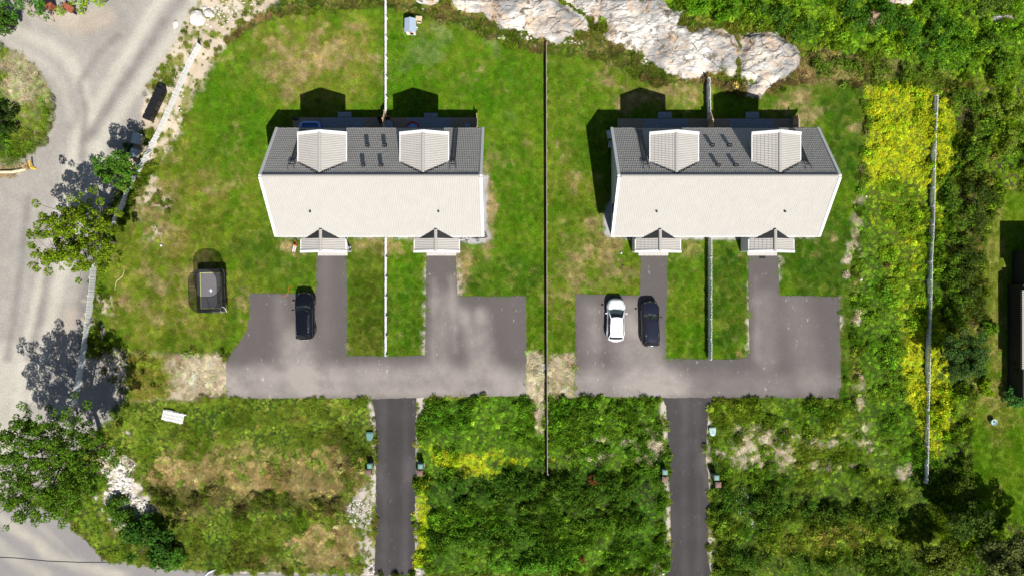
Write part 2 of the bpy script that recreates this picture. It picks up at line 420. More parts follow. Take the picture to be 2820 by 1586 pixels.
def rock_mat():
    m, t, b = newmat('bare_rock')
    co = N(t, 'ShaderNodeTexCoord')
    def nz(scale, detail=8, rough=.6, sc=(1, 1, 1), rot=0, dist=0.0, loc=(0, 0, 0)):
        mp = N(t, 'ShaderNodeMapping'); mp.inputs['Scale'].default_value = sc; mp.inputs['Rotation'].default_value = (0, 0, rot); mp.inputs['Location'].default_value = loc
        t.links.new(co.outputs['Object'], mp.inputs[0]); n = N(t, 'ShaderNodeTexNoise'); n.inputs['Scale'].default_value = scale
        n.inputs['Detail'].default_value = detail; n.inputs['Roughness'].default_value = rough; n.inputs['Distortion'].default_value = dist
        t.links.new(mp.outputs[0], n.inputs['Vector']); return n.outputs[0]
    def rmp(x, a, b_, lo=0, hi=1):
        r = N(t, 'ShaderNodeMapRange'); r.inputs[1].default_value = a; r.inputs[2].default_value = b_; r.inputs[3].default_value = lo; r.inputs[4].default_value = hi
        t.links.new(x, r.inputs[0]); return r.outputs[0]
    def mix(f, a, c):
        x = N(t, 'ShaderNodeMix', data_type='RGBA')
        if isinstance(f, float): x.inputs[0].default_value = f
        else: t.links.new(f, x.inputs[0])
        for i_, v in ((6, a), (7, c)):
            if isinstance(v, tuple): x.inputs[i_].default_value = (*v, 1)
            else: t.links.new(v, x.inputs[i_])
        return x.outputs[2]
    strata = nz(1.1, 10, .7, (.7, 3.4, 1), .45, 1.2)
    base = mix(rmp(nz(.30, 6, .6), .44, .58), (.36, .35, .335), (.76, .72, .65))        # grey lichen faces against clean white ones
    base = mix(rmp(strata, .36, .56, .85, 0), base, (.17, .16, .155))
    base = mix(rmp(nz(.7, 6, .6, (1, 1.6, 1), .4, .5, (2, 7, 0)), .5, .62, 0, .6), base, (.55, .42, .30))
    base = mix(rmp(nz(.45, 5, .55, (1.7, .6, 1), 0, .3, (4, 2, 0)), .56, .64, 0, .55), base, (.52, .32, .17))
    base = mix(rmp(nz(.8, 8, .7, loc=(9, 3, 0)), .55, .61, 0, .9), base, (.13, .10, .06))
    base = mix(rmp(nz(3.5, 9, .75), .3, .42, .7, 0), base, (.10, .09, .08))
    mpv = N(t, 'ShaderNodeMapping'); mpv.inputs['Scale'].default_value = (.42, 1.1, .6); mpv.inputs['Rotation'].default_value = (0, 0, .55)
    wn = N(t, 'ShaderNodeTexNoise'); wn.inputs['Scale'].default_value = .9; wn.inputs['Detail'].default_value = 5
    av = N(t, 'ShaderNodeVectorMath', operation='ADD'); t.links.new(co.outputs['Object'], wn.inputs['Vector']); t.links.new(co.outputs['Object'], av.inputs[0]); t.links.new(wn.outputs['Color'], av.inputs[1])
    t.links.new(av.outputs[0], mpv.inputs[0])
    vo = N(t, 'ShaderNodeTexVoronoi', feature='DISTANCE_TO_EDGE'); vo.inputs['Scale'].default_value = .42; t.links.new(mpv.outputs[0], vo.inputs['Vector'])
    ck = N(t, 'ShaderNodeMath', operation='MULTIPLY'); t.links.new(rmp(vo.outputs['Distance'], .004, .018, .9, 0), ck.inputs[0]); t.links.new(rmp(nz(.6, 4, .6, loc=(3, 9, 1)), .44, .56), ck.inputs[1])
    base = mix(ck.outputs[0], base, (.07, .06, .05))
    t.links.new(base, b.inputs['Base Color']); b.inputs['Roughness'].default_value = .9; b.inputs['Specular IOR Level'].default_value = .15
    bp = N(t, 'ShaderNodeBump'); bp.inputs['Strength'].default_value = .8; bp.inputs['Distance'].default_value = .06
    t.links.new(strata, bp.inputs['Height']); t.links.new(bp.outputs[0], b.inputs['Normal'])
    return m
M['rock'] = rock_mat()
M['stone'] = plain('pale_stone', (.62, .58, .53), .9, var=.3, scale=4, bump=.5)
M['stone_brown'] = plain('brown_stone', (.38, .25, .17), .9, var=.3, scale=4, bump=.5)
#==PART2==
# ================================================================== THE GROUND
# zones are written in the coordinates of the 2576 wide view of the photograph and end up as world positions
K2 = 1.09472
STEP = 5.6
gx0, gx1, gy0, gy1 = -330, 2906, -240, 1690
nx = int((gx1-gx0)/STEP)+1; ny = int((gy1-gy0)/STEP)+1
GX, GY = np.meshgrid(gx0+np.arange(nx)*STEP, gy0+np.arange(ny)*STEP)
WX, WY = P(GX*K2, GY*K2)
wob1 = (fbm(WX, WY, 1.1, 4, 3)-.5); wob2 = (fbm(WX, WY, .45, 3, 5)-.5)
A = {k: np.zeros(GX.shape) for k in ('lawn', 'meadow', 'weed', 'flower', 'straw', 'grav', 'white')}
A['hs'] = np.ones(GX.shape)
A['g'] = np.zeros(GX.shape+(3,)); A['v'] = np.zeros(GX.shape+(3,))
def zone(poly, soft=10, noise=26):
    return sstep(-soft, soft, poly_sd(GX, GY, poly)+wob1*noise*2+wob2*noise)
def blob(x, y, rx, ry, noise=.6, rot=0):
    c, s = math.cos(R(rot)), math.sin(R(rot))
    dx, dy = GX-x, GY-y; u = (dx*c+dy*s)/rx; v = (-dx*s+dy*c)/ry
    return sstep(1.25, .7, np.sqrt(u*u+v*v)+wob1*noise*2+wob2*noise)
def mixc(a, b, t): return np.array(a)[None, None, :]*(1-t[..., None])+np.array(b)[None, None, :]*t[..., None]
nz_mid = sstep(.35, .65, fbm(WX, WY, 2.6, 4, 11)); nz_fine = sstep(.35, .65, fbm(WX, WY, .7, 3, 12))
def paint(mask, g=None, v=None, **kw):
    m3 = mask[..., None]
    if g: A['g'] = A['g']*(1-m3)+mixc(g[0], g[1], nz_mid*.6+nz_fine*.4)*m3
    if v: A['v'] = A['v']*(1-m3)+mixc(v[0], v[1], nz_mid*.6+nz_fine*.4)*m3
    for k in ('lawn', 'meadow', 'weed', 'flower', 'straw', 'grav', 'white', 'hs'):
        if k in kw: A[k] = A[k]*(1-mask)+kw[k]*mask
ONE = np.ones(GX.shape)
ZERO = dict(lawn=0, meadow=0, weed=0, flower=0, straw=0, grav=0, white=0, hs=1)
def Z(**kw): d = dict(ZERO); d.update(kw); return d
SOIL = ((.030, .055, .008), (.050, .080, .012))
GREEN = ((.06, .13, .010), (.12, .20, .018))
DEEP = ((.035, .085, .012), (.07, .14, .016))
OLIVE = ((.10, .13, .014), (.19, .19, .035))
# base: rough meadow
paint(ONE, SOIL, OLIVE, **Z(meadow=.8, weed=.25))
# ---- mown lawn
LAWN_G = ((.060, .135, .005), (.100, .165, .008))
LAWN_V = ((.085, .180, .008), (.140, .220, .014))
LAWN = [(560, 118), (640, 66), (700, 40), (800, 22), (975, 16), (1060, 34), (1150, 62), (1230, 92), (1300, 122), (1372, 134), (1500, 128), (1560, 172),
        (1650, 215), (1740, 203), (1850, 236), (1900, 246), (1960, 222), (2060, 200), (2165, 215), (2172, 400), (2150, 520), (2140, 640), (2150, 760), (2135, 1010), (2110, 1008),
        (1445, 1000), (1325, 1000), (570, 892), (420, 885), (300, 870), (245, 840), (250, 760), (262, 640), (312, 560), (360, 470), (410, 400), (455, 330), (480, 250), (520, 190)]
lawn = zone(LAWN, 7, 13)
paint(lawn, LAWN_G, LAWN_V, **Z(lawn=1))
# left garden is coarser and yellower
YEL_G = ((.13, .145, .018), (.19, .165, .038)); YEL_V = ((.155, .20, .018), (.25, .235, .045))
paint(lawn*np.clip(blob(420, 640, 190, 300, .5)*.85, 0, 1), YEL_G, YEL_V)
paint(lawn*blob(640, 640, 90, 260, .6)*.35, YEL_G, YEL_V)
paint(lawn*blob(800, 160, 190, 130, .5)*.8, YEL_G, YEL_V)
paint(lawn*blob(1060, 60, 90, 40, .6)*.5, YEL_G, YEL_V)
paint(lawn*blob(1430, 330, 60, 220, .6)*.35, YEL_G, YEL_V)
paint(lawn*blob(1630, 210, 170, 55, .6)*.55, YEL_G, YEL_V)
paint(lawn*zone([(1378, 440), (1500, 440), (1540, 640), (1610, 660), (1608, 740), (1446, 740), (1446, 880), (1378, 880)], 8, 20)*.45, YEL_G, YEL_V)
BR_G = ((.055, .14, .005), (.08, .155, .006)); BR_V = ((.065, .175, .005), (.10, .20, .008))
for (x, y, rx, ry, a) in ((1100, 260, 150, 60, .8), (1290, 540, 70, 150, .6), (1730, 860, 50, 60, .9), (1620, 130, 70, 60, .3), (1000, 160, 60, 120, .6), (1450, 300, 60, 130, .5), (600, 280, 90, 160, .5), (1020, 760, 45, 120, .5), (1280, 180, 110, 90, .4), (1410, 560, 40, 80, .5)):
    paint(lawn*blob(x, y, rx, ry, .5)*a, BR_G, BR_V)
DK_G = ((.035, .082, .008), (.06, .11, .010)); DK_V = ((.04, .11, .008), (.075, .15, .012))
for (x, y, rx, ry, a) in ((2080, 640, 110, 120, .8), (1835, 750, 50, 160, .85), (2130, 860, 40, 200, .7), (1900, 380, 40, 40, .3), (2050, 230, 150, 60, .5), (2140, 300, 60, 140, .8), (700, 640, 120, 60, .6), (1250, 700, 120, 60, .6), (920, 760, 45, 130, .35), (1020, 800, 50, 90, .4), (1720, 640, 40, 90, .3)):
    paint(lawn*blob(x, y, rx, ry, .6)*a, DK_G, DK_V)
# dry patches, stronger in places
DRY_G = ((.24, .18, .08), (.36, .27, .13)); DRY_V = ((.27, .25, .09), (.42, .34, .16))
dry = .015*ONE
for (x, y, rx, ry, a) in ((800, 80, 120, 70, .16), (830, 180, 140, 70, .22), (700, 160, 80, 100, .1), (940, 100, 50, 70, .14), (1190, 190, 60, 40, .14), (1280, 230, 60, 30, .12), (1500, 190, 50, 50, .3), (1440, 440, 30, 60, .28),
                          (1600, 250, 90, 50, .22), (1720, 230, 70, 50, .22), (2040, 280, 40, 60, .3), (1980, 250, 60, 40, .2), (420, 740, 200, 120, .20), (380, 480, 80, 100, .26), (560, 420, 90, 90, .12),
                          (420, 620, 120, 60, .18), (1150, 680, 40, 70, .38), (1740, 640, 60, 40, .28), (1720, 720, 50, 60, .16), (1850, 640, 60, 30, .2), (2050, 620, 70, 50, .15), (2050, 560, 60, 60, .1), (1500, 640, 80, 60, .22), (1560, 700, 60, 40, .18), (1420, 740, 50, 80, .2),
                          (1200, 640, 60, 60, .2), (920, 620, 60, 25, .4), (1010, 625, 40, 25, .3), (720, 620, 40, 30, .4), (880, 880, 20, 20, .3), (2130, 280, 40, 90, .08), (1250, 440, 30, 80, .12), (1230, 520, 18, 110, .42), (1500, 560, 30, 60, .25), (1540, 620, 30, 30, .3)):
    d = np.exp(-(((GX-x)/rx)**2+((GY-y)/ry)**2)); dry = dry+a*d
dn = fbm(WX, WY, 1.6, 5, 21, .6)
dfine = fbm(WX, WY, .35, 3, 29)
dm = sstep(.60, .86, dn*.86+dry*1.15+(dfine-.5)*.34)*.92
paint(lawn*dm, DRY_G, DRY_V)
lg = sstep(.45, .7, fbm(WX, WY, .55, 3, 37))*.35
paint(lawn*lg, YEL_G, YEL_V)
# clover patches
cl = sstep(.56, .68, fbm(WX, WY, 2.3, 4, 77))*lawn
cz = np.clip(blob(1180, 180, 180, 120, .4)+blob(740, 650, 90, 60, .4)+blob(1180, 100, 150, 60, .4)*.6, 0, 1)
paint(cl*cz*.6, ((.12, .17, .05), (.20, .24, .10)), ((.15, .20, .07), (.26, .29, .14)))
paint(lawn*zone([(880, 640), (968, 600), (968, 890), (880, 890)], 6, 8)*.7, ((.085, .12, .010), (.12, .13, .02)), ((.095, .15, .010), (.15, .17, .025)))
# mowing lines: ripples between the western paths, faint diagonal swaths on the west lawn
rip = .5+.5*np.sin((GY+wob1*26+fbm(WX, WY, 3, 2, 8)*30)*.85)
stripm = zone([(878, 690), (968, 690), (968, 890), (878, 890)], 5, 6)
sw = fbm(WX*.42+WY*.9, WX*.9*3.2-WY*.42*3.2, 2.6, 4, 66)
swm = lawn*np.clip(blob(400, 720, 220, 260, .4)+.35*ONE, 0, 1)
stripe_f = (1-.38*stripm*rip)*(1+(sw-.5)*.9*swm)
fl = fbm(WX, WY, .28, 2, 68); speck = 1+(fl-.5)*.7*lawn
A['v'] *= (stripe_f*speck)[..., None]; A['g'] *= (stripe_f*speck)[..., None]
# rim of long brown grass along the back of the lawns
rim = sstep(16, 4, np.abs(poly_sd(GX, GY, LAWN)+wob1*20-(-9)))*(GY < 260)*(GX > 520)
paint(rim*.85, SOIL, ((.13, .11, .03), (.25, .17, .07)), **Z(meadow=1, hs=.9))
# ---- wild lots below
BL = [(255, 1040), (320, 1000), (940, 1002), (944, 1250), (940, 1440), (560, 1436), (275, 1412), (205, 1350), (150, 1290), (60, 1262), (-20, 1250)]
bl = zone(BL, 5, 6)
paint(bl, SOIL, ((.12, .17, .018), (.22, .24, .045)), **Z(meadow=1, hs=.5))
paint(bl*blob(700, 1090, 260, 70, .6)*.7, None, ((.11, .16, .02), (.20, .22, .04)), hs=.55)
for (x, y, rx, ry, a) in ((620, 1215, 280, 55, .75), (480, 1180, 90, 50, .6), (760, 1240, 160, 40, .6), (830, 1380, 85, 48, .95), (560, 1150, 120, 30, .4), (860, 1150, 60, 40, .25), (470, 1270, 80, 25, .7), (700, 1410, 60, 20, .4)):
    m = bl*blob(x, y, rx, ry, .9, -8)*a*sstep(.30, .58, fbm(WX, WY, .8, 4, 98))
    paint(m, ((.14, .11, .045), (.24, .19, .08)), ((.30, .23, .08), (.50, .39, .17)), straw=1, meadow=.35, hs=.5)
rdg = 1-np.abs(2*fbm(WX, WY*1.8, 1.5, 4, 131, .6)-1)
paint(bl*sstep(.90, .97, rdg)*np.clip(blob(640, 1210, 340, 90, .6)+blob(830, 1360, 110, 70, .6), 0, 1)*.9, ((.20, .14, .05), (.28, .2, .08)), ((.42, .29, .11), (.54, .41, .18)), straw=.9, meadow=.3, hs=.6)
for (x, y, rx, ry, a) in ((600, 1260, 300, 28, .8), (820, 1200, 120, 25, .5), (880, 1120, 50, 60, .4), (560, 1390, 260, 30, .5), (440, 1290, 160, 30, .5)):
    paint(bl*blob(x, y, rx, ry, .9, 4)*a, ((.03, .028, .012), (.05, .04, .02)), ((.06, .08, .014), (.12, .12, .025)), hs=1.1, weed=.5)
BM = [(1046, 1002), (1320, 998), (1446, 999), (1664, 1001), (1682, 1100), (1682, 1260), (1690, 1400), (1680, 1443), (1040, 1443), (1044, 1200)]
bmk = zone(BM, 4, 6)
paint(bmk, SOIL, GREEN, **Z(meadow=.6, weed=.8, hs=1.0))
for (x, y, rx, ry, a) in ((1200, 1070, 140, 50, .8), (1500, 1060, 120, 60, .5), (1330, 1380, 180, 50, .6), (1600, 1180, 60, 80, .5)):
    paint(bmk*blob(x, y, rx, ry, .7)*a, None, ((.07, .16, .012), (.13, .22, .02)), hs=.8)
for (x, y, rx, ry, a) in ((1350, 1230, 320, 65, .9), (1250, 1360, 220, 28, .7), (1500, 1300, 200, 35, .5), (1560, 1060, 130, 40, .3)):  # wide first band: its shadow is put into the ground and leaf colour
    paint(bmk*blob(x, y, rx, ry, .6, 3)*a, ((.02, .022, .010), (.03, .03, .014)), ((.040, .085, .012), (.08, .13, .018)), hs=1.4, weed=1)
BR = [(1782, 1003), (2110, 1008), (2340, 1000), (2440, 1200), (2470, 1449), (2400, 1620), (1790, 1620), (1778, 1240)]
br = zone(BR, 6, 10)
paint(br, SOIL, ((.075, .14, .012), (.16, .20, .022)), **Z(meadow=.9, weed=.5, hs=.9))
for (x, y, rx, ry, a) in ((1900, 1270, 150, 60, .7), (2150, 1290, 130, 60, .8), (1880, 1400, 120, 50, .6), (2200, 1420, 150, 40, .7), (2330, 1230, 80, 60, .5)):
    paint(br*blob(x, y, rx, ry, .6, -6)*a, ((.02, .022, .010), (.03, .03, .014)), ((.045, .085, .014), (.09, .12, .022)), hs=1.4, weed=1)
for (x, y, rx, ry, a) in ((2080, 1350, 150, 40, .8), (2260, 1350, 100, 50, .6), (1980, 1120, 120, 50, .5)):
    paint(br*blob(x, y, rx, ry, .6, -6)*a, None, ((.13, .18, .016), (.24, .24, .04)), hs=.8)
PALE_G = ((.40, .33, .25), (.55, .47, .38)); PALE_V = ((.42, .37, .24), (.60, .52, .38))
for (x, y, rx, ry, a) in ((1840, 1150, 85, 22, 1), (1940, 1110, 40, 40, .9), (2090, 1110, 100, 16, .8), (1960, 1160, 50, 20, .8), (1520, 1110, 50, 10, .8), (1640, 1120, 30, 40, .9), (1480, 1150, 40, 10, .6), (1860, 1090, 20, 30, .8), (2170, 1080, 20, 12, 1), (2210, 1130, 22, 10, 1), (2280, 1190, 18, 14, 1),
                          (2160, 570, 18, 80, .9), (2135, 640, 14, 40, .9), (2168, 800, 14, 40, 1), (2175, 870, 10, 30, .8), (2160, 960, 16, 20, .6), (2170, 1020, 14, 16, .8), (2330, 545, 9, 20, .8), (2080, 1170, 60, 10, .6), (2400, 560, 16, 26, .5), (1940, 350, 10, 10, .4), (2520, 240, 30, 40, .6), (2480, 120, 30, 14, .4)):
    paint(blob(x, y, rx, ry, 1.1)*a*sstep(.40, .60, fbm(WX, WY, .55, 4, 99)+.1*(a >= 1)*(rx < 20)), PALE_G, PALE_V, lawn=0, straw=.7, meadow=.25, grav=.5, weed=.05, hs=.35, flower=0)
# ---- east verge: weeds and yellow flowers
EV = [(2175, 212), (2250, 205), (2345, 225), (2400, 280), (2405, 420), (2380, 620), (2370, 900), (2400, 1000), (2375, 1160), (2330, 1200), (2200, 1140), (2180, 1010), (2150, 900), (2160, 620), (2172, 400)]
ev = zone(EV, 8, 20)
paint(ev, SOIL, ((.07, .15, .010), (.14, .21, .02)), **Z(meadow=.45, weed=.8, hs=.75))
YG = ((.10, .12, .010), (.15, .17, .015)); YV = ((.22, .30, .014), (.36, .40, .02))
for poly, a in (([(2182, 225), (2240, 207), (2330, 222), (2392, 265), (2404, 330), (2398, 400), (2370, 455), (2330, 470), (2250, 440), (2190, 470), (2178, 400), (2190, 300)], .98),
                ([(2180, 430), (2300, 450), (2368, 440), (2370, 600), (2300, 620), (2190, 560)], .36),
                ([(2200, 620), (2345, 600), (2350, 730), (2240, 740)], .33),
                ([(2300, 800), (2350, 775), (2385, 850), (2392, 960), (2394, 1060), (2365, 1135), (2322, 1140), (2300, 1040), (2272, 960), (2268, 860)], .95),
                ([(2240, 760), (2350, 740), (2360, 800), (2270, 850)], .35)):
    paint(zone(poly, 9, 16)*min(a, 1)*.95, YG, YV, flower=1.0*a, weed=.55, meadow=.15, hs=.7)
for (x, y, rx, ry, a) in ((1150, 1150, 90, 22, .9), (1185, 1180, 70, 20, .9), (1100, 1140, 50, 18, .7), (1060, 1230, 14, 40, .9), (1058, 1310, 16, 60, 1), (1055, 1380, 18, 40, .9), (1280, 1160, 70, 8, .6)):
    paint(blob(x, y, rx, ry, 1.0)*a*sstep(.3, .6, fbm(WX, WY, .8, 3, 44)), YG, YV, flower=.55 if ry < 30 else .8, weed=.7, hs=.7)
fe = np.exp(-((GX-2352)/34.)**2)*(GY > 235)*(GY < 1150)
A['hs'] = A['hs']*(1-fe)+1.7*fe*(1-.55*np.exp(-((GY-760)/60.)**2)-.45*np.exp(-((GY-500)/60.)**2))
paint(blob(1900, 1280, 50, 40, .8), None, None, white=.35); paint(blob(1720, 1265, 40, 25, .8), None, None, white=.3)
paint(blob(1850, 1260, 60, 50, .8)*.7, None, None, white=.25)
# ---- scrub belt east of the fence
SB = [(2400, 190), (2576, 200), (2950, 200), (2950, 470), (2576, 462), (2520, 480), (2480, 560), (2470, 700), (2480, 820), (2450, 900), (2440, 1100), (2460, 1300), (2560, 1330), (2950, 1340), (2950, 1700), (2350, 1700), (2370, 1200), (2398, 1100), (2400, 960), (2372, 900), (2385, 620), (2408, 420)]
sb = zone(SB, 10, 24)
paint(sb, ((.03, .028, .014), (.06, .05, .028)), ((.08, .15, .012), (.19, .24, .02)), **Z(meadow=.7, weed=.7, hs=1.3))
paint(sb*blob(2440, 620, 50, 430, .9)*.5, ((.05, .035, .02), (.10, .07, .04)), ((.10, .08, .025), (.19, .13, .05)), weed=.3)
# ---- neighbour's lawn
NL = [(2950, 470), (2576, 472), (2525, 490), (2492, 560), (2478, 700), (2492, 830), (2490, 900), (2450, 980), (2445, 1100), (2450, 1240), (2490, 1300), (2576, 1320), (2950, 1330)]
nl = zone(NL, 7, 12)
paint(nl, ((.085, .155, .006), (.12, .17, .012)), ((.095, .20, .006), (.17, .24, .014)), **Z(lawn=1))
paint(nl*np.clip(blob(2500, 760, 28, 400, .6)+blob(2520, 1000, 50, 90, .7), 0, 1)*.6, ((.18, .17, .03), (.28, .23, .08)), ((.20, .20, .03), (.34, .28, .10)))
# ---- wooded hill top right
TR = [(1560, -20), (1700, 30), (1850, 60), (1960, 75), (2030, 120), (2050, 190), (2180, 205), (2400, 200), (2950, 200), (2950, -260), (1500, -260)]
tr = zone(TR, 8, 16)
paint(tr, SOIL, ((.085, .17, .012), (.19, .27, .02)), **Z(meadow=.7, weed=1, hs=1.2))
paint(zone([(1960, 170), (2060, 130), (2250, 150), (2400, 190), (2150, 212), (1990, 210)], 10, 26)*.7, None, ((.17, .15, .04), (.32, .24, .11)), straw=.5, weed=.2, hs=.8)
# strip between lawn and rocks
paint(zone([(640, 10), (800, 0), (975, 0), (1150, 10), (1240, 60), (1300, 84), (1500, 96), (1640, 120), (1700, 200), (1780, 205), (1730, 215), (1600, 190), (1540, 160), (1300, 118), (1150, 62), (970, 14), (700, 40)], 8, 14), SOIL, ((.09, .12, .018), (.20, .17, .05)), **Z(meadow=1, hs=.8))
# ---- gravel road and yard at the left
GRAV_G = ((.29, .267, .238), (.345, .32, .285))
gravel_poly = [(-400, -300), (560, -300), (555, 0), (500, 40), (470, 90), (430, 160), (400, 230), (372, 320), (345, 380), (300, 470), (262, 540), (240, 640), (222, 760), (205, 850), (200, 900), (300, 882), (318, 950), (312, 1010), (230, 1100), (100, 1250), (-400, 1260)]
gravm = zone(gravel_poly, 8, 10)
paint(gravm, GRAV_G, GRAV_G, **Z(grav=1))
# pale compacted wheel tracks and looser grey bands
def stroke(pts, w, soft, g, a, m=None):
    d = line_d(GX, GY, pts); k = sstep(w+soft, w-soft, d+wob1*9)*a*gravm
    paint(k, g)
TR_G = ((.44, .415, .345), (.49, .465, .395)); GY_G = ((.185, .17, .16), (.235, .22, .20)); WARM = ((.40, .33, .26), (.47, .40, .32))
stroke([(660, -60), (520, 110), (440, 260), (390, 330), (340, 420), (290, 520), (240, 620), (215, 800)], 26, 18, GY_G, .9)
for pts, w, a in (([(440, -60), (330, 120), (250, 250), (190, 350), (165, 480), (120, 640), (85, 800), (50, 980), (20, 1200)], 15, .85),
                  ([(540, -60), (420, 110), (330, 240), (260, 350), (225, 470), (180, 600), (150, 700), (120, 850), (80, 1000)], 15, .8),
                  ([(-60, 78), (40, 78), (120, 110), (175, 150), (210, 220), (225, 290)], 16, .7),
                  ([(30, 110), (110, 160), (160, 220), (180, 300)], 10, .4),
                  ([(230, 380), (200, 500), (150, 660)], 30, .5), ([(20, 900), (10, 1060), (-20, 1200)], 40, .6)):
    stroke(pts, w, 12, TR_G, a)
for pts in ([(490, -60), (370, 120), (290, 240), (220, 350)], [(300, 90), (250, 130), (200, 210), (215, 280), (205, 400)], [(70, 500), (50, 700), (20, 900)], [(130, 620), (100, 800), (70, 900)]):
    stroke(pts, 9, 9, GY_G, .75)
stroke([(90, 20), (200, 60), (260, 45)], 26, 16, WARM, .7)
stroke([(180, 790), (150, 860), (160, 900)], 16, 14, WARM, .6)
# sandy margin with thin weeds
SAND_G = ((.43, .355, .26), (.58, .49, .38)); 
sand = zone([(480, 36), (560, -60), (720, -60), (690, 10), (610, 70), (560, 118), (520, 190), (480, 250), (455, 330), (410, 400), (375, 420), (318, 430), (345, 330), (385, 200), (440, 100)], 8, 16)
paint(sand, SAND_G, OLIVE, **Z(grav=.8, meadow=.08, hs=.4))
paint(sand*sstep(.52, .60, fbm(WX, WY, .9, 4, 91)), ((.16, .17, .05), (.25, .23, .09)), OLIVE, meadow=.35, grav=.3, hs=.35)
for (x, y, rx, ry, a) in ((385, 480, 18, 36, .9), (350, 500, 12, 40, .6), (420, 520, 18, 26, .7), (395, 575, 14, 24, .9), (470, 190, 20, 30, .4), (262, 760, 20, 34, .8), (250, 830, 16, 20, .8), (225, 800, 14, 40, .7), (288, 920, 26, 34, .8), (300, 970, 16, 30, .9), (375, 600, 18, 12, .5), (735, 64, 14, 10, .0)):
    paint(blob(x, y, rx, ry, 1.1)*a, SAND_G, OLIVE, **Z(grav=.7, meadow=.2, lawn=.1, hs=.5))
# grass island left
isl = zone([(-400, 105), (0, 112), (55, 135), (108, 190), (136, 250), (130, 320), (105, 372), (60, 395), (-400, 405)], 6, 12)
paint(isl, ((.09, .11, .02), (.22, .18, .09)), ((.10, .16, .014), (.22, .24, .05)), **Z(meadow=.8, lawn=.4, hs=.6))
paint(isl*np.clip(blob(60, 210, 60, 60, .8)+blob(30, 160, 50, 30, .8)*.7, 0, 1)*.7, ((.33, .27, .18), (.45, .38, .27)), ((.38, .33, .20), (.5, .44, .3)), straw=.6, meadow=.3, hs=.4)
paint(isl*blob(0, 320, 40, 70, .6), SOIL, DEEP, **Z(weed=1, hs=1.5))
paint(zone([(-400, 420), (0, 418), (60, 416), (78, 420), (60, 432), (0, 446), (-400, 450)], 4, 8), ((.24, .18, .09), (.36, .28, .16)), ((.35, .27, .13), (.45, .36, .2)), **Z(straw=.7, meadow=.3, hs=.4))
paint(blob(20, 405, 40, 14, .8)*.8, ((.15, .16, .06), (.2, .2, .09)), OLIVE, meadow=.6, hs=.5)
# ---- pads of dry stalks beside the parking areas
PAD_G = ((.36, .29, .21), (.50, .42, .32)); PAD_V = ((.36, .31, .17), (.56, .49, .32))
pad = zone([(318, 886), (420, 893), (570, 893), (570, 1003), (440, 1003), (330, 1010), (318, 960)], 5, 10)
paint(pad, PAD_G, PAD_V, **Z(straw=.55, meadow=.18, grav=.6, hs=.32))
paint(pad*sstep(450, 390, GX+wob1*80), ((.14, .15, .025), (.24, .2, .06)), ((.18, .20, .02), (.30, .28, .06)), meadow=.9, straw=.2, grav=0, hs=.5)
paint(zone([(1325, 888), (1372, 885), (1372, 1030), (1364, 1090), (1350, 1090), (1340, 1010), (1325, 1000)], 5, 9), PAD_G, PAD_V, **Z(straw=.5, meadow=.25, grav=.6, hs=.35))
paint(zone([(1378, 896), (1446, 884), (1446, 1000), (1378, 1000)], 5, 9), PAD_G, PAD_V, **Z(straw=.5, meadow=.25, grav=.6, hs=.35))
# stony margins along the driveways
for pts, w, a in (([(925, 1002), (938, 1040), (941, 1150), (940, 1250)], 6, .9), ([(925, 1240), (915, 1300), (920, 1360), (930, 1440)], 20, .8), ([(905, 1240), (880, 1270), (900, 1300)], 12, .7), ([(1056, 1005), (1054, 1030)], 14, 1), ([(1048, 1040), (1050, 1200)], 4, .7), ([(1046, 1250), (1046, 1400)], 4, .7),
                  ([(1670, 1010), (1672, 1100), (1680, 1250)], 5, .8), ([(1668, 1015), (1670, 1060)], 10, .8), ([(1678, 1260), (1682, 1390), (1640, 1437)], 8, .9), ([(1784, 1030), (1780, 1150), (1786, 1250), (1788, 1440)], 5, .8), ([(1795, 1360), (1800, 1380)], 10, .6),
                  ([(1150, 640), (1156, 740)], 8, .6), ([(1070, 650), (1066, 890)], 4, .7), ([(1888, 650), (1882, 900)], 5, .7), ([(1962, 650), (1960, 700)], 5, .7), ([(2114, 750), (2116, 830)], 3, .8), ([(2330, 1449), (2348, 1400)], 8, .6),
                  ([(275, 1418), (560, 1442), (940, 1448)], 5, .9), ([(1060, 1440), (1050, 1449)], 8, .8)):
    d = line_d(GX, GY, pts)
    paint(sstep(w+5, max(w-4, 0), d+wob1*14+wob2*6)*a, ((.40, .35, .30), (.56, .50, .44)), OLIVE, **Z(grav=.8, straw=.12, meadow=.06, hs=.3))
# gravel beds by the house walls
def gbed(poly, noise=7):
    paint(zone(poly, 4, noise), ((.34, .325, .315), (.42, .40, .39)), OLIVE, **Z(grav=1))
gbed([(672, 440), (1228, 440), (1226, 560), (1236, 600), (1215, 616), (1160, 610), (1000, 600), (700, 598), (692, 560)], 4)
gbed([(1560, 330), (2040, 330), (2050, 600), (1880, 604), (1600, 606), (1550, 600), (1520, 590), (1518, 540), (1545, 470)], 4)
# pale rubble heap near the big tree
for (x, y, rx, ry, a) in ((300, 1215, 40, 70, 1), (330, 1270, 45, 30, .8), (270, 1180, 26, 26, .8), (280, 1140, 20, 10, .9)):
    paint(blob(x, y, rx, ry, 1.3)*a, ((.50, .46, .41), (.68, .64, .58)), ((.4, .36, .24), (.5, .45, .3)), **Z(grav=.9, straw=.15, weed=.15, meadow=.1, hs=.5))
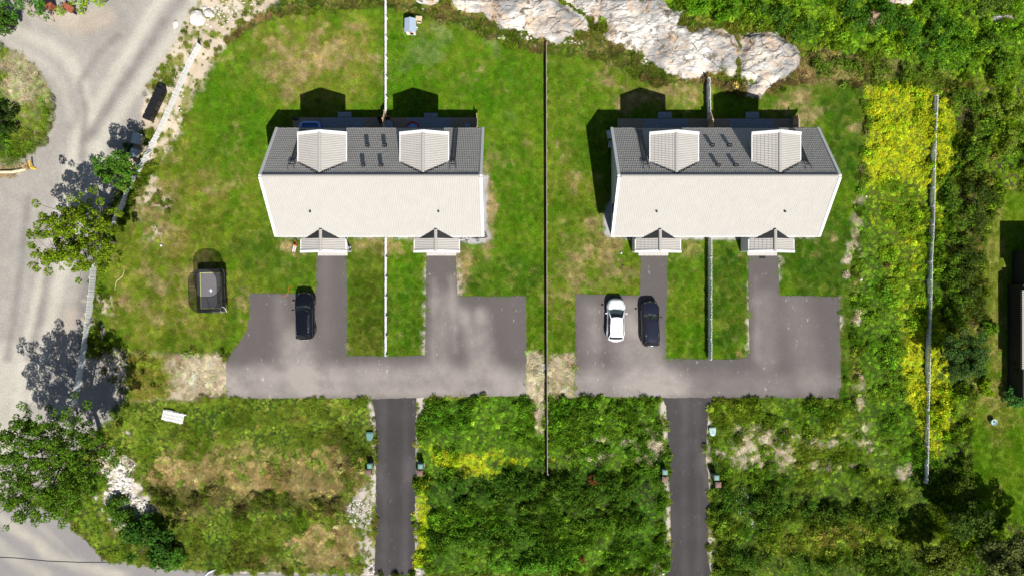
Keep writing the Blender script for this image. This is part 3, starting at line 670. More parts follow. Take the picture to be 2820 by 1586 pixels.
# everything under hard surfaces carries no plants
def inside(poly, grow=0): return poly_sd(GX, GY, poly) > -grow
PARK1 = [(627, 739), (664, 737), (733, 739), (794, 736), (796, 641), (872, 641), (874, 760), (872, 893), (970, 896), (1069, 894), (1072, 760), (1072, 641), (1146, 641), (1149, 700), (1151, 744), (1240, 746), (1323, 744), (1324, 880), (1323, 995), (1180, 997), (1046, 1000), (940, 1003), (760, 1001), (568, 1002), (569, 940), (570, 903), (588, 880), (604, 858), (622, 830), (627, 800)]
PARK2 = [(1447, 739), (1530, 741), (1608, 743), (1610, 700), (1612, 641), (1679, 641), (1679, 720), (1675, 820), (1676, 901), (1780, 904), (1850, 903), (1876, 899), (1886, 890), (1883, 760), (1882, 641), (1957, 641), (1959, 700), (1962, 744), (2040, 744), (2111, 746), (2113, 850), (2116, 961), (2110, 1002), (1970, 1001), (1801, 1000), (1664, 1000), (1550, 998), (1446, 997), (1447, 880)]
DRIVE1 = [(933, 998), (1048, 996), (1046, 1082), (1045, 1140), (1050, 1180), (1045, 1240), (1043, 1305), (1044, 1380), (1042, 1446), (941, 1446), (944, 1380), (946, 1270), (946, 1146), (945, 1060), (943, 1028)]
DRIVE2 = [(1662, 997), (1804, 997), (1792, 1012), (1783, 1026), (1778, 1090), (1775, 1165), (1782, 1191), (1783, 1280), (1781, 1340), (1779, 1401), (1791, 1449), (1800, 1500), (1670, 1500), (1679, 1433), (1688, 1385), (1687, 1300), (1685, 1230), (1682, 1165), (1680, 1090), (1676, 1022)]
ROAD = [(-330, 1240), (40, 1256), (110, 1272), (155, 1292), (190, 1328), (228, 1372), (274, 1412), (400, 1428), (560, 1442), (940, 1447), (1300, 1453), (1700, 1460), (2200, 1480), (2900, 1500), (2900, 1690), (-330, 1690)]
HOUSES_FP = [[PDp for PDp in ((688, 350), (1214, 350), (1214, 600), (688, 600))], [(1560, 350), (2064, 350), (2064, 600), (1560, 600)]]
hard = np.zeros(GX.shape, bool)
for p_ in (PARK1, PARK2, DRIVE1, DRIVE2, ROAD): hard |= inside(p_, -1.5)
for p_ in HOUSES_FP: hard |= inside(p_, 0)
for k in ('lawn', 'meadow', 'weed', 'flower', 'straw', 'white'): A[k][hard] = 0
ROCKS = [
 ([(1500, 30), (1510, -12), (1656, -12), (1680, 22), (1730, 32), (1708, 62), (1752, 74), (1800, 70), (1846, 86), (1858, 120), (1856, 170), (1845, 200), (1813, 192), (1694, 197), (1650, 172), (1626, 146), (1594, 124), (1540, 120), (1518, 98), (1522, 60)], 'large grey and white striped rock outcrop above the eastern house', .95, 3, {}),
 ([(1852, 88), (1937, 78), (1982, 100), (2017, 140), (2012, 168), (1978, 204), (1930, 224), (1912, 246), (1868, 244), (1876, 222), (1892, 210), (1862, 200), (1858, 160), (1866, 120)], 'rounded white rock knob with a tongue of stone touching the dormer shadow', 1.1, 14, dict(tilt=(.03, .05))),
 ([(1140, 20), (1120, -12), (1390, -12), (1430, 20), (1474, 44), (1496, 80), (1432, 96), (1405, 108), (1371, 102), (1345, 92), (1326, 76), (1290, 78), (1250, 86), (1226, 50), (1206, 34), (1176, 32)], 'pale rust-stained rock outcrop at the top of the garden with the playhouse', .8, 27, {}),
 ([(1395, -12), (1520, -12), (1516, 30), (1512, 70), (1492, 62), (1460, 24), (1420, 6)], 'brown and pale rock slab wedged between the two big outcrops at the top', .5, 31, {}),
 ([(1040, -12), (1105, -12), (1100, 8), (1085, 16), (1050, 6)], 'white rock at the top edge just right of the tall picket fence', .5, 35, dict(noise=.2, edge=.5)),
 ([(2215, -14), (2310, -14), (2292, 8), (2265, 18), (2238, 8)], 'white rock poking out of bushes at the top edge', .6, 39, dict(noise=.2, edge=.5)),
 ([(2488, 38), (2530, 34), (2562, 42), (2552, 56), (2498, 58)], 'flat grey white rock among the bushes near the top right corner', .45, 43, dict(edge=.5, noise=.15))]
for r_ in ROCKS:
    sd_ = poly_sd(GX, GY, r_[0])+wob1*16; gone = sd_ > 4
    for k in ('lawn', 'meadow', 'weed', 'flower', 'straw', 'white'): A[k][gone] *= .04
# ---- build the ground sheet; the gravel road is its own piece of the same sheet
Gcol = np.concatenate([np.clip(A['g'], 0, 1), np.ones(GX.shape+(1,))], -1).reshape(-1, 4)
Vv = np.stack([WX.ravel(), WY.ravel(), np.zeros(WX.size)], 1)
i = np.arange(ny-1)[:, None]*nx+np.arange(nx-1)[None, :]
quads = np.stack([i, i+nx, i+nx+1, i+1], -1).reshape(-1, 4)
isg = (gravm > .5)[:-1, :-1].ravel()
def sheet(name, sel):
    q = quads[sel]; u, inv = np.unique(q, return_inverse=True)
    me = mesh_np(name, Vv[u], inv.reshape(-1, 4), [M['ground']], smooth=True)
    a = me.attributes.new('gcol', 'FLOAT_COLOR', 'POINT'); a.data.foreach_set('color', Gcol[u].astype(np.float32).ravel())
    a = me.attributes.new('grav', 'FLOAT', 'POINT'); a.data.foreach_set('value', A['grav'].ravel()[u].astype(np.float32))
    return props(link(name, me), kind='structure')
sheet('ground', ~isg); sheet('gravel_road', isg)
# far ground ring out to the horizon
fx0, fy1 = P(gx0*K2, gy0*K2); fx1, fy0 = P((gx0+(nx-1)*STEP)*K2, (gy0+(ny-1)*STEP)*K2)
b = MB(); B = 1500
for (x0, x1, y0, y1) in ((-B, fx0, -B, B), (fx1, B, -B, B), (fx0, fx1, -B, fy0), (fx0, fx1, fy1, B)):
    b.add([(x0, y0, 0), (x1, y0, 0), (x1, y1, 0), (x0, y1, 0)], [(0, 1, 2, 3)])
props(b.obj('far_fields', plain('far_fields_green', (.07, .10, .025), .95, var=.4, scale=.03)), kind='structure')

def slab(name, poly, z, mat, jit=.025, seed=0, lanes=(), cell=.4):
    """asphalt sheet with a slightly ragged, broken edge"""
    rr = random.Random(seed); pts = []
    w = [PD(x, y) for x, y in poly]
    for a, b_ in zip(w, w[1:]+w[:1]):
        L = math.hypot(b_[0]-a[0], b_[1]-a[1]); n = max(1, int(L/.22))
        nxv, nyv = -(b_[1]-a[1])/(L+1e-9), (b_[0]-a[0])/(L+1e-9)
        for k in range(n):
            t = k/n; j = rr.gauss(0, jit)*(0 if k == 0 else 1)
            pts.append((a[0]+(b_[0]-a[0])*t+nxv*j, a[1]+(b_[1]-a[1])*t+nyv*j))
    m = MB(); m.prism(pts, -.2, z)
    me = m.mesh(name, mat); bm = bmesh.new(); bm.from_mesh(me)
    xs = [p[0] for p in pts]; ys = [p[1] for p in pts]
    for ax, lo, hi in ((0, min(xs), max(xs)), (1, min(ys), max(ys))):
        lo, hi = max(lo, -60), min(hi, 60)
        k = 1
        while lo+k*cell < hi:
            co = [0, 0, 0]; co[ax] = lo+k*cell; no = [0, 0, 0]; no[ax] = 1
            top = [f for f in bm.faces if f.normal.z > .9]
            g_ = top+list({e for f in top for e in f.edges})+list({v for f in top for v in f.verts})
            bmesh.ops.bisect_plane(bm, geom=g_, plane_co=co, plane_no=no); k += 1
    bm.to_mesh(me); bm.free()
    V_ = np.zeros(len(me.vertices)*3, np.float32); me.vertices.foreach_get('co', V_); V_ = V_.reshape(-1, 3)
    X_ = (V_[:, 0]*F/CAM_H+1410)/K2; Y_ = (793-V_[:, 1]*F/CAM_H)/K2; du = np.zeros(len(X_))
    wv = (fbm(V_[:, 0], V_[:, 1], 1.6, 4, seed+50)-.5)*18
    for pl, w_, soft_, a_ in lanes:
        du = du+a_*sstep(w_+soft_, w_-soft_, line_d(X_, Y_, pl)+wv)
    a = me.attributes.new('dust', 'FLOAT', 'POINT'); a.data.foreach_set('value', np.clip(du, 0, 1.1).astype(np.float32))
    return props(link(name, me), kind='structure')
LN1 = [([(560, 965), (1330, 965)], 34, 26, .55), ([(560, 990), (1330, 990)], 14, 16, .25), ([(640, 940), (1250, 930)], 22, 22, .28), ([(748, 860), (770, 960)], 34, 28, .6), ([(700, 760), (712, 900)], 16, 16, .2), ([(1120, 760), (1105, 900)], 28, 26, .4), ([(1092, 700), (1090, 900)], 7, 9, .25), ([(1136, 700), (1146, 880)], 8, 10, .3),
       ([(1168, 790), (1200, 900)], 20, 22, .45), ([(1214, 790), (1230, 900)], 16, 20, .4), ([(1165, 790), (1165, 800)], 12, 14, .4), ([(1210, 788), (1210, 800)], 12, 14, .4), ([(590, 935), (590, 960)], 20, 22, .3), ([(1270, 960), (1300, 970)], 30, 26, .2), ([(820, 650), (820, 900)], 14, 18, .12)]
LN2 = [([(1440, 970), (1700, 970)], 36, 28, .5), ([(1600, 860), (1620, 960)], 50, 36, .5), ([(1480, 780), (1490, 960)], 18, 20, .25), ([(1590, 780), (1590, 820)], 22, 20, .45), ([(1500, 790), (1500, 870)], 14, 16, .25), ([(1700, 960), (2110, 965)], 22, 26, .25), ([(1920, 760), (1930, 900)], 26, 24, .25), ([(2000, 760), (2040, 960)], 34, 30, .22), ([(1900, 700), (1905, 900)], 7, 9, .2), ([(1700, 990), (1990, 990)], 10, 14, .2), ([(1660, 920), (1680, 980)], 20, 22, .2)]
LND = [([(965, 1000), (968, 1449)], 7, 9, .25), ([(1020, 1000), (1020, 1449)], 7, 9, .28), ([(1035, 1160), (1035, 1200)], 8, 10, .3), ([(955, 1170), (955, 1230)], 6, 8, .3), ([(1720, 1000), (1722, 1449)], 7, 9, .2), ([(1755, 1000), (1760, 1449)], 6, 8, .2), ([(1770, 1150), (1778, 1240)], 7, 9, .5)]
LNR = [([(-20, 1290), (60, 1340), (130, 1400), (300, 1449)], 14, 12, .7), ([(40, 1270), (110, 1330), (200, 1410), (330, 1446)], 6, 8, .3), ([(-40, 1340), (30, 1400), (120, 1449)], 14, 14, .5)]
slab('parking_area', PARK1, .034, M['parking'], seed=1, lanes=LN1, cell=.3); slab('parking_area', PARK2, .034, M['parking'], seed=2, lanes=LN2, cell=.3)
slab('driveway', DRIVE1, .028, M['driveway'], seed=3, lanes=LND, cell=.25); slab('driveway', DRIVE2, .028, M['driveway'], seed=4, lanes=LND, cell=.25)
slab('road', ROAD, .022, M['road'], seed=5, lanes=LNR, cell=.5)
# tar seam across the road mouth
sm = MB(); pts = [(-60, 1398), (40, 1402), (120, 1410), (200, 1413), (272, 1413)]
for a, b_ in zip(pts[:-1], pts[1:]):
    sm.beam((*PD(*a), .0), (*PD(*b_), .0), .09, .052)
props(sm.obj('road_seam', M['blackmetal']), kind='structure')

# ================================================================== PLANTS AS A MASS
proto_col = bpy.data.collections.new('plant_shapes')
def proto(name, parts):
    """parts: list of (V, F, material index)"""
    Vs, Fs, fm, off = [], [], [], 0
    for V, Fc, mi in parts:
        Vs.append(V); Fs.append(Fc+off); fm += [mi]*len(Fc); off += len(V)
    return np.concatenate(Vs), np.concatenate(Fs), fm
def blades(n, r, h, w, lean, seed, lie=0):
    g = np.random.default_rng(seed); V = np.zeros((n*4, 3)); 
    a = g.uniform(0, 2*np.pi, n); rr = r*np.sqrt(g.uniform(0, 1, n)); bx, by = rr*np.cos(a), rr*np.sin(a)
    da = a*.5+g.uniform(0, 2*np.pi, n); hh = h*g.uniform(.5, 1.1, n); ln = lean*g.uniform(.3, 1.2, n)*h
    ux, uy = np.cos(da), np.sin(da); px, py = -uy, ux; ww = w*g.uniform(.6, 1.3, n)
    lo = np.stack([bx, by, np.zeros(n)], 1); mid = lo+np.stack([ux*ln*.45, uy*ln*.45, hh*.65], 1); top = lo+np.stack([ux*ln, uy*ln, hh*(1-lie*.7)], 1)
    s = np.stack([px*ww/2, py*ww/2, np.zeros(n)], 1)
    V[0::4] = lo-s*.6; V[1::4] = mid-s; V[2::4] = top; V[3::4] = mid+s
    return V, np.arange(n*4).reshape(n, 4)
def leaves(n, r, h, s, seed, dome=True, flat=.6):
    g = np.random.default_rng(seed)
    d = g.normal(size=(n, 3)); d /= np.linalg.norm(d, axis=1)[:, None]; d[:, 2] = np.abs(d[:, 2])
    rad = g.uniform(.45, 1, n)**.6
    c = d*rad[:, None]*np.array([r, r, h]); 
    nrm = d*(1-flat)+np.array([0, 0, 1])*flat+g.normal(size=(n, 3))*.35; nrm /= np.linalg.norm(nrm, axis=1)[:, None]
    u = np.cross(nrm, g.normal(size=(n, 3))); u /= np.linalg.norm(u, axis=1)[:, None]; v = np.cross(nrm, u)
    ss = s*g.uniform(.6, 1.3, n)[:, None]
    V = np.zeros((n*4, 3)); V[0::4] = c-u*ss*.55; V[1::4] = c-v*ss*.33; V[2::4] = c+u*ss*.55-nrm*ss*.12; V[3::4] = c+v*ss*.33
    return V, np.arange(n*4).reshape(n, 4)
def make_protos(kind, k, fn, mats):
    c = bpy.data.collections.new(kind)
    for i_ in range(k):
        V, Fc, fm = proto(kind, fn(i_)); me = mesh_np(kind+'_shape', V, Fc, mats, fm=fm)
        c.objects.link(bpy.data.objects.new(kind+'_shape', me))
    return c
C_lawn = make_protos('lawn', 5, lambda i_: [(*blades(80, .26, .055, .03, 1.3, 100+i_), 0)], [M['lawnblade']])
C_mead = make_protos('meadow', 6, lambda i_: [(*blades(80, .22, .27, .036, .9, 200+i_), 0)], [M['blade']])
C_weed = make_protos('weed', 6, lambda i_: [(*leaves(84, .34, .36, .115, 300+i_), 0)], [M['blade']])
C_straw = make_protos('straw', 5, lambda i_: [(*blades(46, .26, .13, .03, 3.2, 400+i_, lie=.8), 0)], [M['blade']])
def flw(i_):
    a = leaves(36, .26, .34, .10, 500+i_); p = leaves(34, .30, .52, .068, 540+i_, flat=.9)
    V = p[0].copy(); V[:, 2] = np.maximum(V[:, 2], .22); return [(a[0], a[1], 0), (V, p[1], 1)]
C_flow = make_protos('flower', 6, flw, [M['blade'], M['petal_y']])
def wfl(i_):
    p = leaves(9, .3, .42, .10, 640+i_, flat=1.0); return [(p[0], p[1], 0)]
C_white = make_protos('whiteflower', 4, wfl, [M['petal_w']])

def gn_scatter(name, coll, pts, rot, scl, idx, col, label, cat='vegetation'):
    n = len(pts)
    me = bpy.data.meshes.new(name); me.vertices.add(n); me.vertices.foreach_set('co', pts.astype(np.float32).ravel())
    def at(nm, typ, arr, key):
        a = me.attributes.new(nm, typ, 'POINT'); a.data.foreach_set(key, np.ascontiguousarray(arr).ravel())
    at('rot', 'FLOAT_VECTOR', rot.astype(np.float32), 'vector'); at('scl', 'FLOAT_VECTOR', scl.astype(np.float32), 'vector')
    at('idx', 'INT', idx.astype(np.int32), 'value')
    at('vcol', 'FLOAT_COLOR', np.concatenate([col, np.ones((n, 1))], 1).astype(np.float32), 'color')
    o = link(name, me); props(o, label, cat, kind='stuff')
    g = bpy.data.node_groups.new(name, 'GeometryNodeTree')
    g.interface.new_socket('Geometry', in_out='INPUT', socket_type='NodeSocketGeometry')
    g.interface.new_socket('Geometry', in_out='OUTPUT', socket_type='NodeSocketGeometry')
    gi = g.nodes.new('NodeGroupInput'); go = g.nodes.new('NodeGroupOutput')
    ci = g.nodes.new('GeometryNodeCollectionInfo'); ci.inputs['Collection'].default_value = coll
    ci.inputs['Separate Children'].default_value = True; ci.inputs['Reset Children'].default_value = True
    ip = g.nodes.new('GeometryNodeInstanceOnPoints'); ip.inputs['Pick Instance'].default_value = True
    def na(nm, typ):
        x = g.nodes.new('GeometryNodeInputNamedAttribute'); x.data_type = typ; x.inputs['Name'].default_value = nm
        return [s for s in x.outputs if s.enabled][0]
    g.links.new(gi.outputs[0], ip.inputs['Points']); g.links.new(ci.outputs[0], ip.inputs['Instance'])
    g.links.new(na('idx', 'INT'), ip.inputs['Instance Index']); g.links.new(na('rot', 'FLOAT_VECTOR'), ip.inputs['Rotation'])
    g.links.new(na('scl', 'FLOAT_VECTOR'), ip.inputs['Scale']); g.links.new(ip.outputs[0], go.inputs[0])
    md = o.modifiers.new('scatter', 'NODES'); md.node_group = g
    return o
def scatter(name, coll, k, field, per_m2, smin, smax, label, tilt=.12, cj=.18, hclump=.0, hk=True, keep=None, gain=1.0):
    x0, x1, y0, y1 = -56, 56, -32, 31
    n = int((x1-x0)*(y1-y0)*per_m2)
    x = rng.uniform(x0, x1, n); y = rng.uniform(y0, y1, n)
    gi_ = ((x*F/CAM_H+1410)/K2-gx0)/STEP; gj_ = ((793-y*F/CAM_H)/K2-gy0)/STEP
    ii = np.clip(np.round(gi_).astype(int), 0, nx-1); jj = np.clip(np.round(gj_).astype(int), 0, ny-1)
    w = A[field][jj, ii]
    ok = rng.uniform(0, 1, n) < w
    if keep is not None: ok &= keep(x, y)
    x, y, ii, jj = x[ok], y[ok], ii[ok], jj[ok]; n = len(x)
    hs = A['hs'][jj, ii] if hk else np.ones(n)
    clump = sstep(.34, .70, fbm(x, y, 1.5, 3, 61))
    s = rng.uniform(smin, smax, n)*(1-hclump*.45+hclump*.6*clump)
    sz = s*hs*(1-hclump+hclump*2.1*clump)
    c = A['v'][jj, ii]*gain*np.exp(rng.normal(0, cj, n))[:, None]*(1+rng.normal(0, .06, (n, 3)))
    green = c[:, 1] > c[:, 0]*1.02
    c[green] *= np.array([.86, 1.06, .60])          # fresh midsummer growth
    scl = np.stack([s, s, sz], 1)
    rot = np.stack([rng.normal(0, tilt, n), rng.normal(0, tilt, n), rng.uniform(0, 6.28, n)], 1)
    return gn_scatter(name, coll, np.stack([x, y, np.full(n, .0)], 1), rot, scl, rng.integers(0, k, n), np.clip(c, .004, .9), label)
scatter('lawn_grass', C_lawn, 5, 'lawn', 13, .7, 1.25, 'short mown lawn grass with dry and clover patches around the houses', tilt=.05, cj=.20, hk=False, gain=1.42)
scatter('meadow_grass', C_mead, 6, 'meadow', 18, .55, 1.2, 'rough uncut grass on the slopes below and beside the gardens', cj=.28, hclump=.8, gain=1.38)
scatter('weeds', C_weed, 6, 'weed', 10, .45, 1.25, 'dense leafy green weeds growing over the rough ground', cj=.38, hclump=.85, gain=1.45)
scatter('dry_straw', C_straw, 5, 'straw', 16, .6, 1.2, 'pale dry straw and dead stalks lying on bare patches', cj=.22, gain=1.15)
scatter('yellow_flowers', C_flow, 6, 'flower', 11, .5, 1.15, 'yellow flowering weeds massed along the east fence and beside the driveway', cj=.2, hclump=.4, gain=1.3)
scatter('white_flowers', C_white, 4, 'white', 6, .6, 1.2, 'small white flower heads among the weeds beside the driveways', cj=.2)
#==PART3==
# ================================================================== TILED ROOF SHEETS
def tile_sheet(name, O, U, V, ulen, vlo, vhi, pitch=.165, course=.32, amp=.035, step=.032, mat=None, parent=None, per=6, stuff=True):
    """interlocking tiles: rolls run down V, courses step along V. vlo/vhi: functions of u giving the covered length"""
    O = np.array(O, float); U = np.array(U, float); V = np.array(V, float); Nn = np.cross(U, V)
    if Nn[2] < 0: Nn = -Nn
    Nn /= np.linalg.norm(Nn)
    nu = max(2, int(round(ulen/pitch))*per+1); us = np.linspace(0, ulen, nu)
    prof = amp*np.abs(np.cos(np.pi*us/pitch))**1.6
    vmax = max(vhi(u) for u in us)
    nc = int(math.ceil(vmax/course)); rows = []
    for k in range(nc): rows += [(k*course+.004, 0.0), ((k+1)*course, step)]
    verts = np.zeros((len(rows), nu, 3)); 
    lo = np.array([vlo(u) for u in us]); hi = np.array([vhi(u) for u in us])
    real = []
    g = np.random.default_rng(int(abs(O[0]*100))+5)
    for r, (v, st) in enumerate(rows):
        jit = np.repeat(g.normal(0, .003, nu//per+1), per)[:nu]
        vv = np.clip(v, lo, hi)
        verts[r] = O+us[:, None]*U+vv[:, None]*V+(prof+st+.03+jit)[:, None]*Nn
        real.append(vv)
    F_ = []
    idx = np.arange(nu)
    for r in range(len(rows)-1):
        ok = (real[r+1][:-1]-real[r][:-1] > 1e-5) | (real[r+1][1:]-real[r][1:] > 1e-5)
        a = idx[:-1][ok]
        F_.append(np.stack([r*nu+a, r*nu+a+1, (r+1)*nu+a+1, (r+1)*nu+a], 1))
    Fq = np.concatenate(F_)
    u_, inv = np.unique(Fq, return_inverse=True)
    me = mesh_np(name, verts.reshape(-1, 3)[u_], inv.reshape(-1, 4), [mat], smooth=False)
    o = link(name, me, parent)
    if stuff: o['kind'] = 'stuff'
    return o
# ================================================================== THE TWO SEMI-DETACHED HOUSES
ZR, HL, SL = 7.38, 9.83, .829
HDN, HDS = 5.24, 4.94
def zroof(y): return ZR-SL*abs(y)
def build_house(cx, label):
    H = empty('semi_detached_house', (cx, 9.90, 0), 0, label, 'house', 'pair of identical semi-detached houses')
    w = MB(); w.prism_x([(-4.72, .25), (4.72, .25), (4.72, zroof(4.72)-.12), (0, ZR-.12), (-4.72, zroof(4.72)-.12)], -9.45, 9.45)
    w.obj('wall', M['wall'], H)
    p = MB(); p.box((0, 0, .12), (18.8, 9.34, .3)); p.obj('plinth', M['concrete'], H)
    for s in (-1, 1):
        HD = HDN if s > 0 else HDS; ZE = ZR-SL*HD; LS = math.hypot(HD, ZR-ZE)
        V = np.array([0, s*HD, ZE-ZR])/LS
        O = (-HL+.12, 0, ZR)
        def vlo(u): return .06
        tile_sheet('roof_tiles', O, (1, 0, 0), V, 2*HL-.24, lambda u: .05, lambda u, LS=LS: LS, mat=M['tile'], parent=H, amp=.036 if s > 0 else .034)
        d = MB(); d.prism_x([(0, ZR-.01), (s*HD, ZE-.01), (s*HD, ZE-.11), (0, ZR-.11)], -HL+.1, HL-.1); d.obj('roof_board', M['palewood'], H)
        for e in (-1, 1):
            bb = MB(); x = e*(HL-.02)
            bb.beam((x, s*.04, ZR+.02), (x, s*(HD+.05), ZE-.03), .24, .20, up=(0, 0, 1)); bb.obj('bargeboard', M['white'], H)
    # ridge tiles
    rt = MB(); n = 10
    prof = [(.17*math.cos(a), .12*math.sin(a)) for a in [math.pi*i_/6 for i_ in range(7)]]
    rt.prism_x([(y, z) for y, z in prof], -.19, .19); rme = rt.mesh('ridge_tile', M['ridge'])
    nr = 51
    for k in range(nr):
        o = link('ridge_tile', rme, H, (-HL+.2+(k+.5)*(2*HL-.4)/nr, 0, ZR+.02+random.uniform(0, .008)))
    # south gutter and downpipes
    g = MB(); ZES = ZR-SL*HDS; g.beam((-HL, -HDS-.07, ZES-.06), (HL, -HDS-.07, ZES-.06), .11, .11); g.obj('gutter', M['white'], H)
    g = MB(); ZEN = ZR-SL*HDN; g.beam((-HL, HDN+.07, ZEN-.10), (HL, HDN+.07, ZEN-.10), .09, .09); g.obj('gutter', M['blackmetal'], H)
    for x in (-9.2, 9.2, .1):
        g = MB(); g.tube([(x, -HDS-.07, ZES-.1), (x, -4.78, ZES-.5), (x, -4.78, .1)], .04); g.obj('downpipe', M['white'], H)
    # dormers
    for x0 in (-4.62, 4.62):
        zr, ze, hw = 7.02, 6.16, 2.13
        yf = 4.00; yb0 = (ZR-zr)/SL; yb1 = (ZR-ze)/SL
        wl = MB(); wl.prism_y([(x0-1.9, 4.3), (x0+1.9, 4.3), (x0+1.9, ze-.02), (x0, zr-.18), (x0-1.9, ze-.02)], .9, 3.66)
        D = wl.obj('dormer', M['wall'], H)
        ls = math.hypot(hw, zr-ze)
        for s in (-1, 1):
            V = np.array([s*hw, 0, ze-zr])/ls
            def vh(u, yb0=yb0, yb1=yb1, ls=ls):
                y = yb0+.05+u
                return ls*min(1, max(0, (y-yb0)/(yb1-yb0)))
            tile_sheet('roof_tiles', (x0, yb0+.05, zr), (0, 1, 0), V, yf-yb0-.05, lambda u: .02, vh, mat=M['tile'], parent=D, pitch=.158, amp=.026)
            rb = MB(); rb.add([(x0, yb0, zr), (x0, yf, zr), (x0+s*hw, yf, ze), (x0+s*hw, yb1, ze), (x0, yb0, zr-.09), (x0, yf, zr-.09), (x0+s*hw, yf, ze-.09), (x0+s*hw, yb1, ze-.09)],
                              [(0, 1, 2, 3), (7, 6, 5, 4), (1, 5, 6, 2), (2, 6, 7, 3), (3, 7, 4, 0)]); rb.obj('roof_board', M['white'], D)
            bb = MB(); bb.beam((x0-s*.01, yf+.07, zr+.05), (x0+s*(hw+.09), yf+.07, ze+.02), .24, .20); bb.obj('bargeboard', M['white'], D)
            gg = MB(); gg.beam((x0+s*(hw+.06), yb1-.02, ze-.02), (x0+s*(hw+.06), yf+.18, ze-.02), .11, .13); gg.obj('gutter', M['white'], D)
            # dark valley flashing on the main roof
            a = Vector((x0, yb0-.16, zroof(yb0-.16)+.09)); c = Vector((x0+s*(hw-.12), yb1-.10, zroof(yb1-.1)+.09))
            fl = MB(); fl.beam(a, c, .20, .02, up=(0, SL, 1)); fl.obj('valley_flashing', M['flash'], D)
        rd = MB(); rd.prism_y([(.15*math.cos(a), .11*math.sin(a)) for a in [math.pi*i_/6 for i_ in range(7)]], -.185, .185)
        rm = rd.mesh('ridge_tile', M['ridge'])
        nn = 10
        for k in range(nn):
            link('ridge_tile', rm, D, (x0, yb0-.02+(k+.5)*(yf+.03-yb0)/nn, zr+.03+random.uniform(0, .006)))
        wn = MB(); wn.box((x0, 3.69, 5.1), (1.5, .06, 1.2)); wn.obj('window', M['white'], D)
        wn = MB(); 
        for sx in (-1, 1): wn.box((x0+sx*.36, 3.73, 5.1), (.62, .03, 1.05))
        wn.obj('window_pane', M['glass'], D)
    # front porches
    for x0 in (-5.4, 5.4):
        zr, ze, hw = 3.85, 2.92, 2.08; yf = -6.40
        # enclosed store wall, posts and the beam that carry the little roof
        st = MB(); st.box((x0-1.62, -5.55, 1.45), (.75, 1.5, 2.5)); Pq = st.obj('porch', M['wall'], H)
        for sx in (-1.95, 1.95):
            q = MB(); q.box((x0+sx, -6.3, 1.5), (.12, .12, 2.8)); q.obj('post', M['white'], Pq)
        ls = math.hypot(hw, zr-ze)
        gb = MB(); gb.prism_y([(x0-hw+.1, ze-.14), (x0+hw-.1, ze-.14), (x0, zr-.08)], yf+.02, yf+.12); gb.obj('gable_board', M['white'], Pq)
        for s in (-1, 1):
            V = np.array([s*hw, 0, ze-zr])/ls
            tile_sheet('roof_tiles', (x0, yf+.04, zr), (0, 1, 0), V, 1.22, lambda u: .02, lambda u, ls=ls: ls, mat=M['tile'], parent=Pq, pitch=.158, course=.36, amp=.03)
            rb = MB(); rb.beam((x0+s*hw/2, yf+.02, (zr+ze)/2-.04), (x0+s*hw/2, -4.72, (zr+ze)/2-.04), ls-.02, .05, up=Vector((s*(zr-ze), 0, hw))); rb.obj('roof_board', M['white'], Pq)
            bb = MB(); bb.beam((x0-s*.01, yf-.03, zr+.02), (x0+s*(hw+.1), yf-.03, ze+.0), .24, .22); bb.obj('bargeboard', M['white'], Pq)
            gg = MB(); gg.beam((x0+s*(hw+.06), yf-.12, ze-.02), (x0+s*(hw+.06), -5.30, ze-.02), .11, .12); gg.obj('gutter', M['white'], Pq)
            # black membrane where the porch roof runs into the main roof
            yv = -(ZR-zr)/SL
            up_ = .11
            fl = MB(); fl.add([(x0, -5.22, zr+up_), (x0, yv-.12, zr+up_), (x0+s*1.62, -5.22, zr-1.62*(zr-ze)/hw+up_), (x0, -5.22, zr+up_-.03), (x0, yv-.12, zr+up_-.03), (x0+s*1.62, -5.22, zr-1.62*(zr-ze)/hw+up_-.03)],
                              [(0, 1, 2), (5, 4, 3), (0, 2, 5, 3), (1, 4, 5, 2)]); fl.obj('valley_flashing', M['flash'], Pq)
        rd = MB(); rd.prism_y([(.155*math.cos(a), .12*math.sin(a)) for a in [math.pi*i_/6 for i_ in range(7)]], -.2, .2)
        rm = rd.mesh('ridge_tile', M['ridge'])
        for k in range(5):
            link('ridge_tile', rm, Pq, (x0, yf+.16+k*.405, zr+.10+random.uniform(0, .006)))
        s_ = MB(); s_.box((x0+.15, -5.72, .08), (2.95, 1.95, .16)); s_.obj('step', M['concrete'], Pq)
        dr = MB(); dr.box((x0+.4, -4.75, 1.25), (.98, .08, 2.1)); dd = dr.obj('front_door', M['white'], H)
        hn = MB(); hn.box((x0+.05, -4.82, 1.15), (.04, .06, .16)); hn.obj('handle', M['chrome'], dd)
    # windows and garden doors
    for x0, w_, h_, z_ in ((-2.2, 1.3, 1.1, 1.75), (2.2, 1.3, 1.1, 1.75), (-8.6, .9, 1.1, 1.75), (8.6, .9, 1.1, 1.75)):
        q = MB(); q.box((x0, -4.74, z_), (w_, .06, h_)); f = q.obj('window', M['white'], H)
        q = MB(); q.box((x0, -4.78, z_), (w_-.16, .03, h_-.16)); q.obj('pane', M['glass'], f)
    for x0, w_, h_, z_ in ((-6.6, 1.8, 1.3, 1.6), (6.6, 1.8, 1.3, 1.6), (-3.0, 1.9, 2.1, 1.35), (3.0, 1.9, 2.1, 1.35)):
        q = MB(); q.box((x0, 4.74, z_), (w_, .06, h_)); f = q.obj('window', M['white'], H)
        q = MB(); q.box((x0, 4.78, z_), (w_-.16, .03, h_-.16)); q.obj('pane', M['glass'], f)
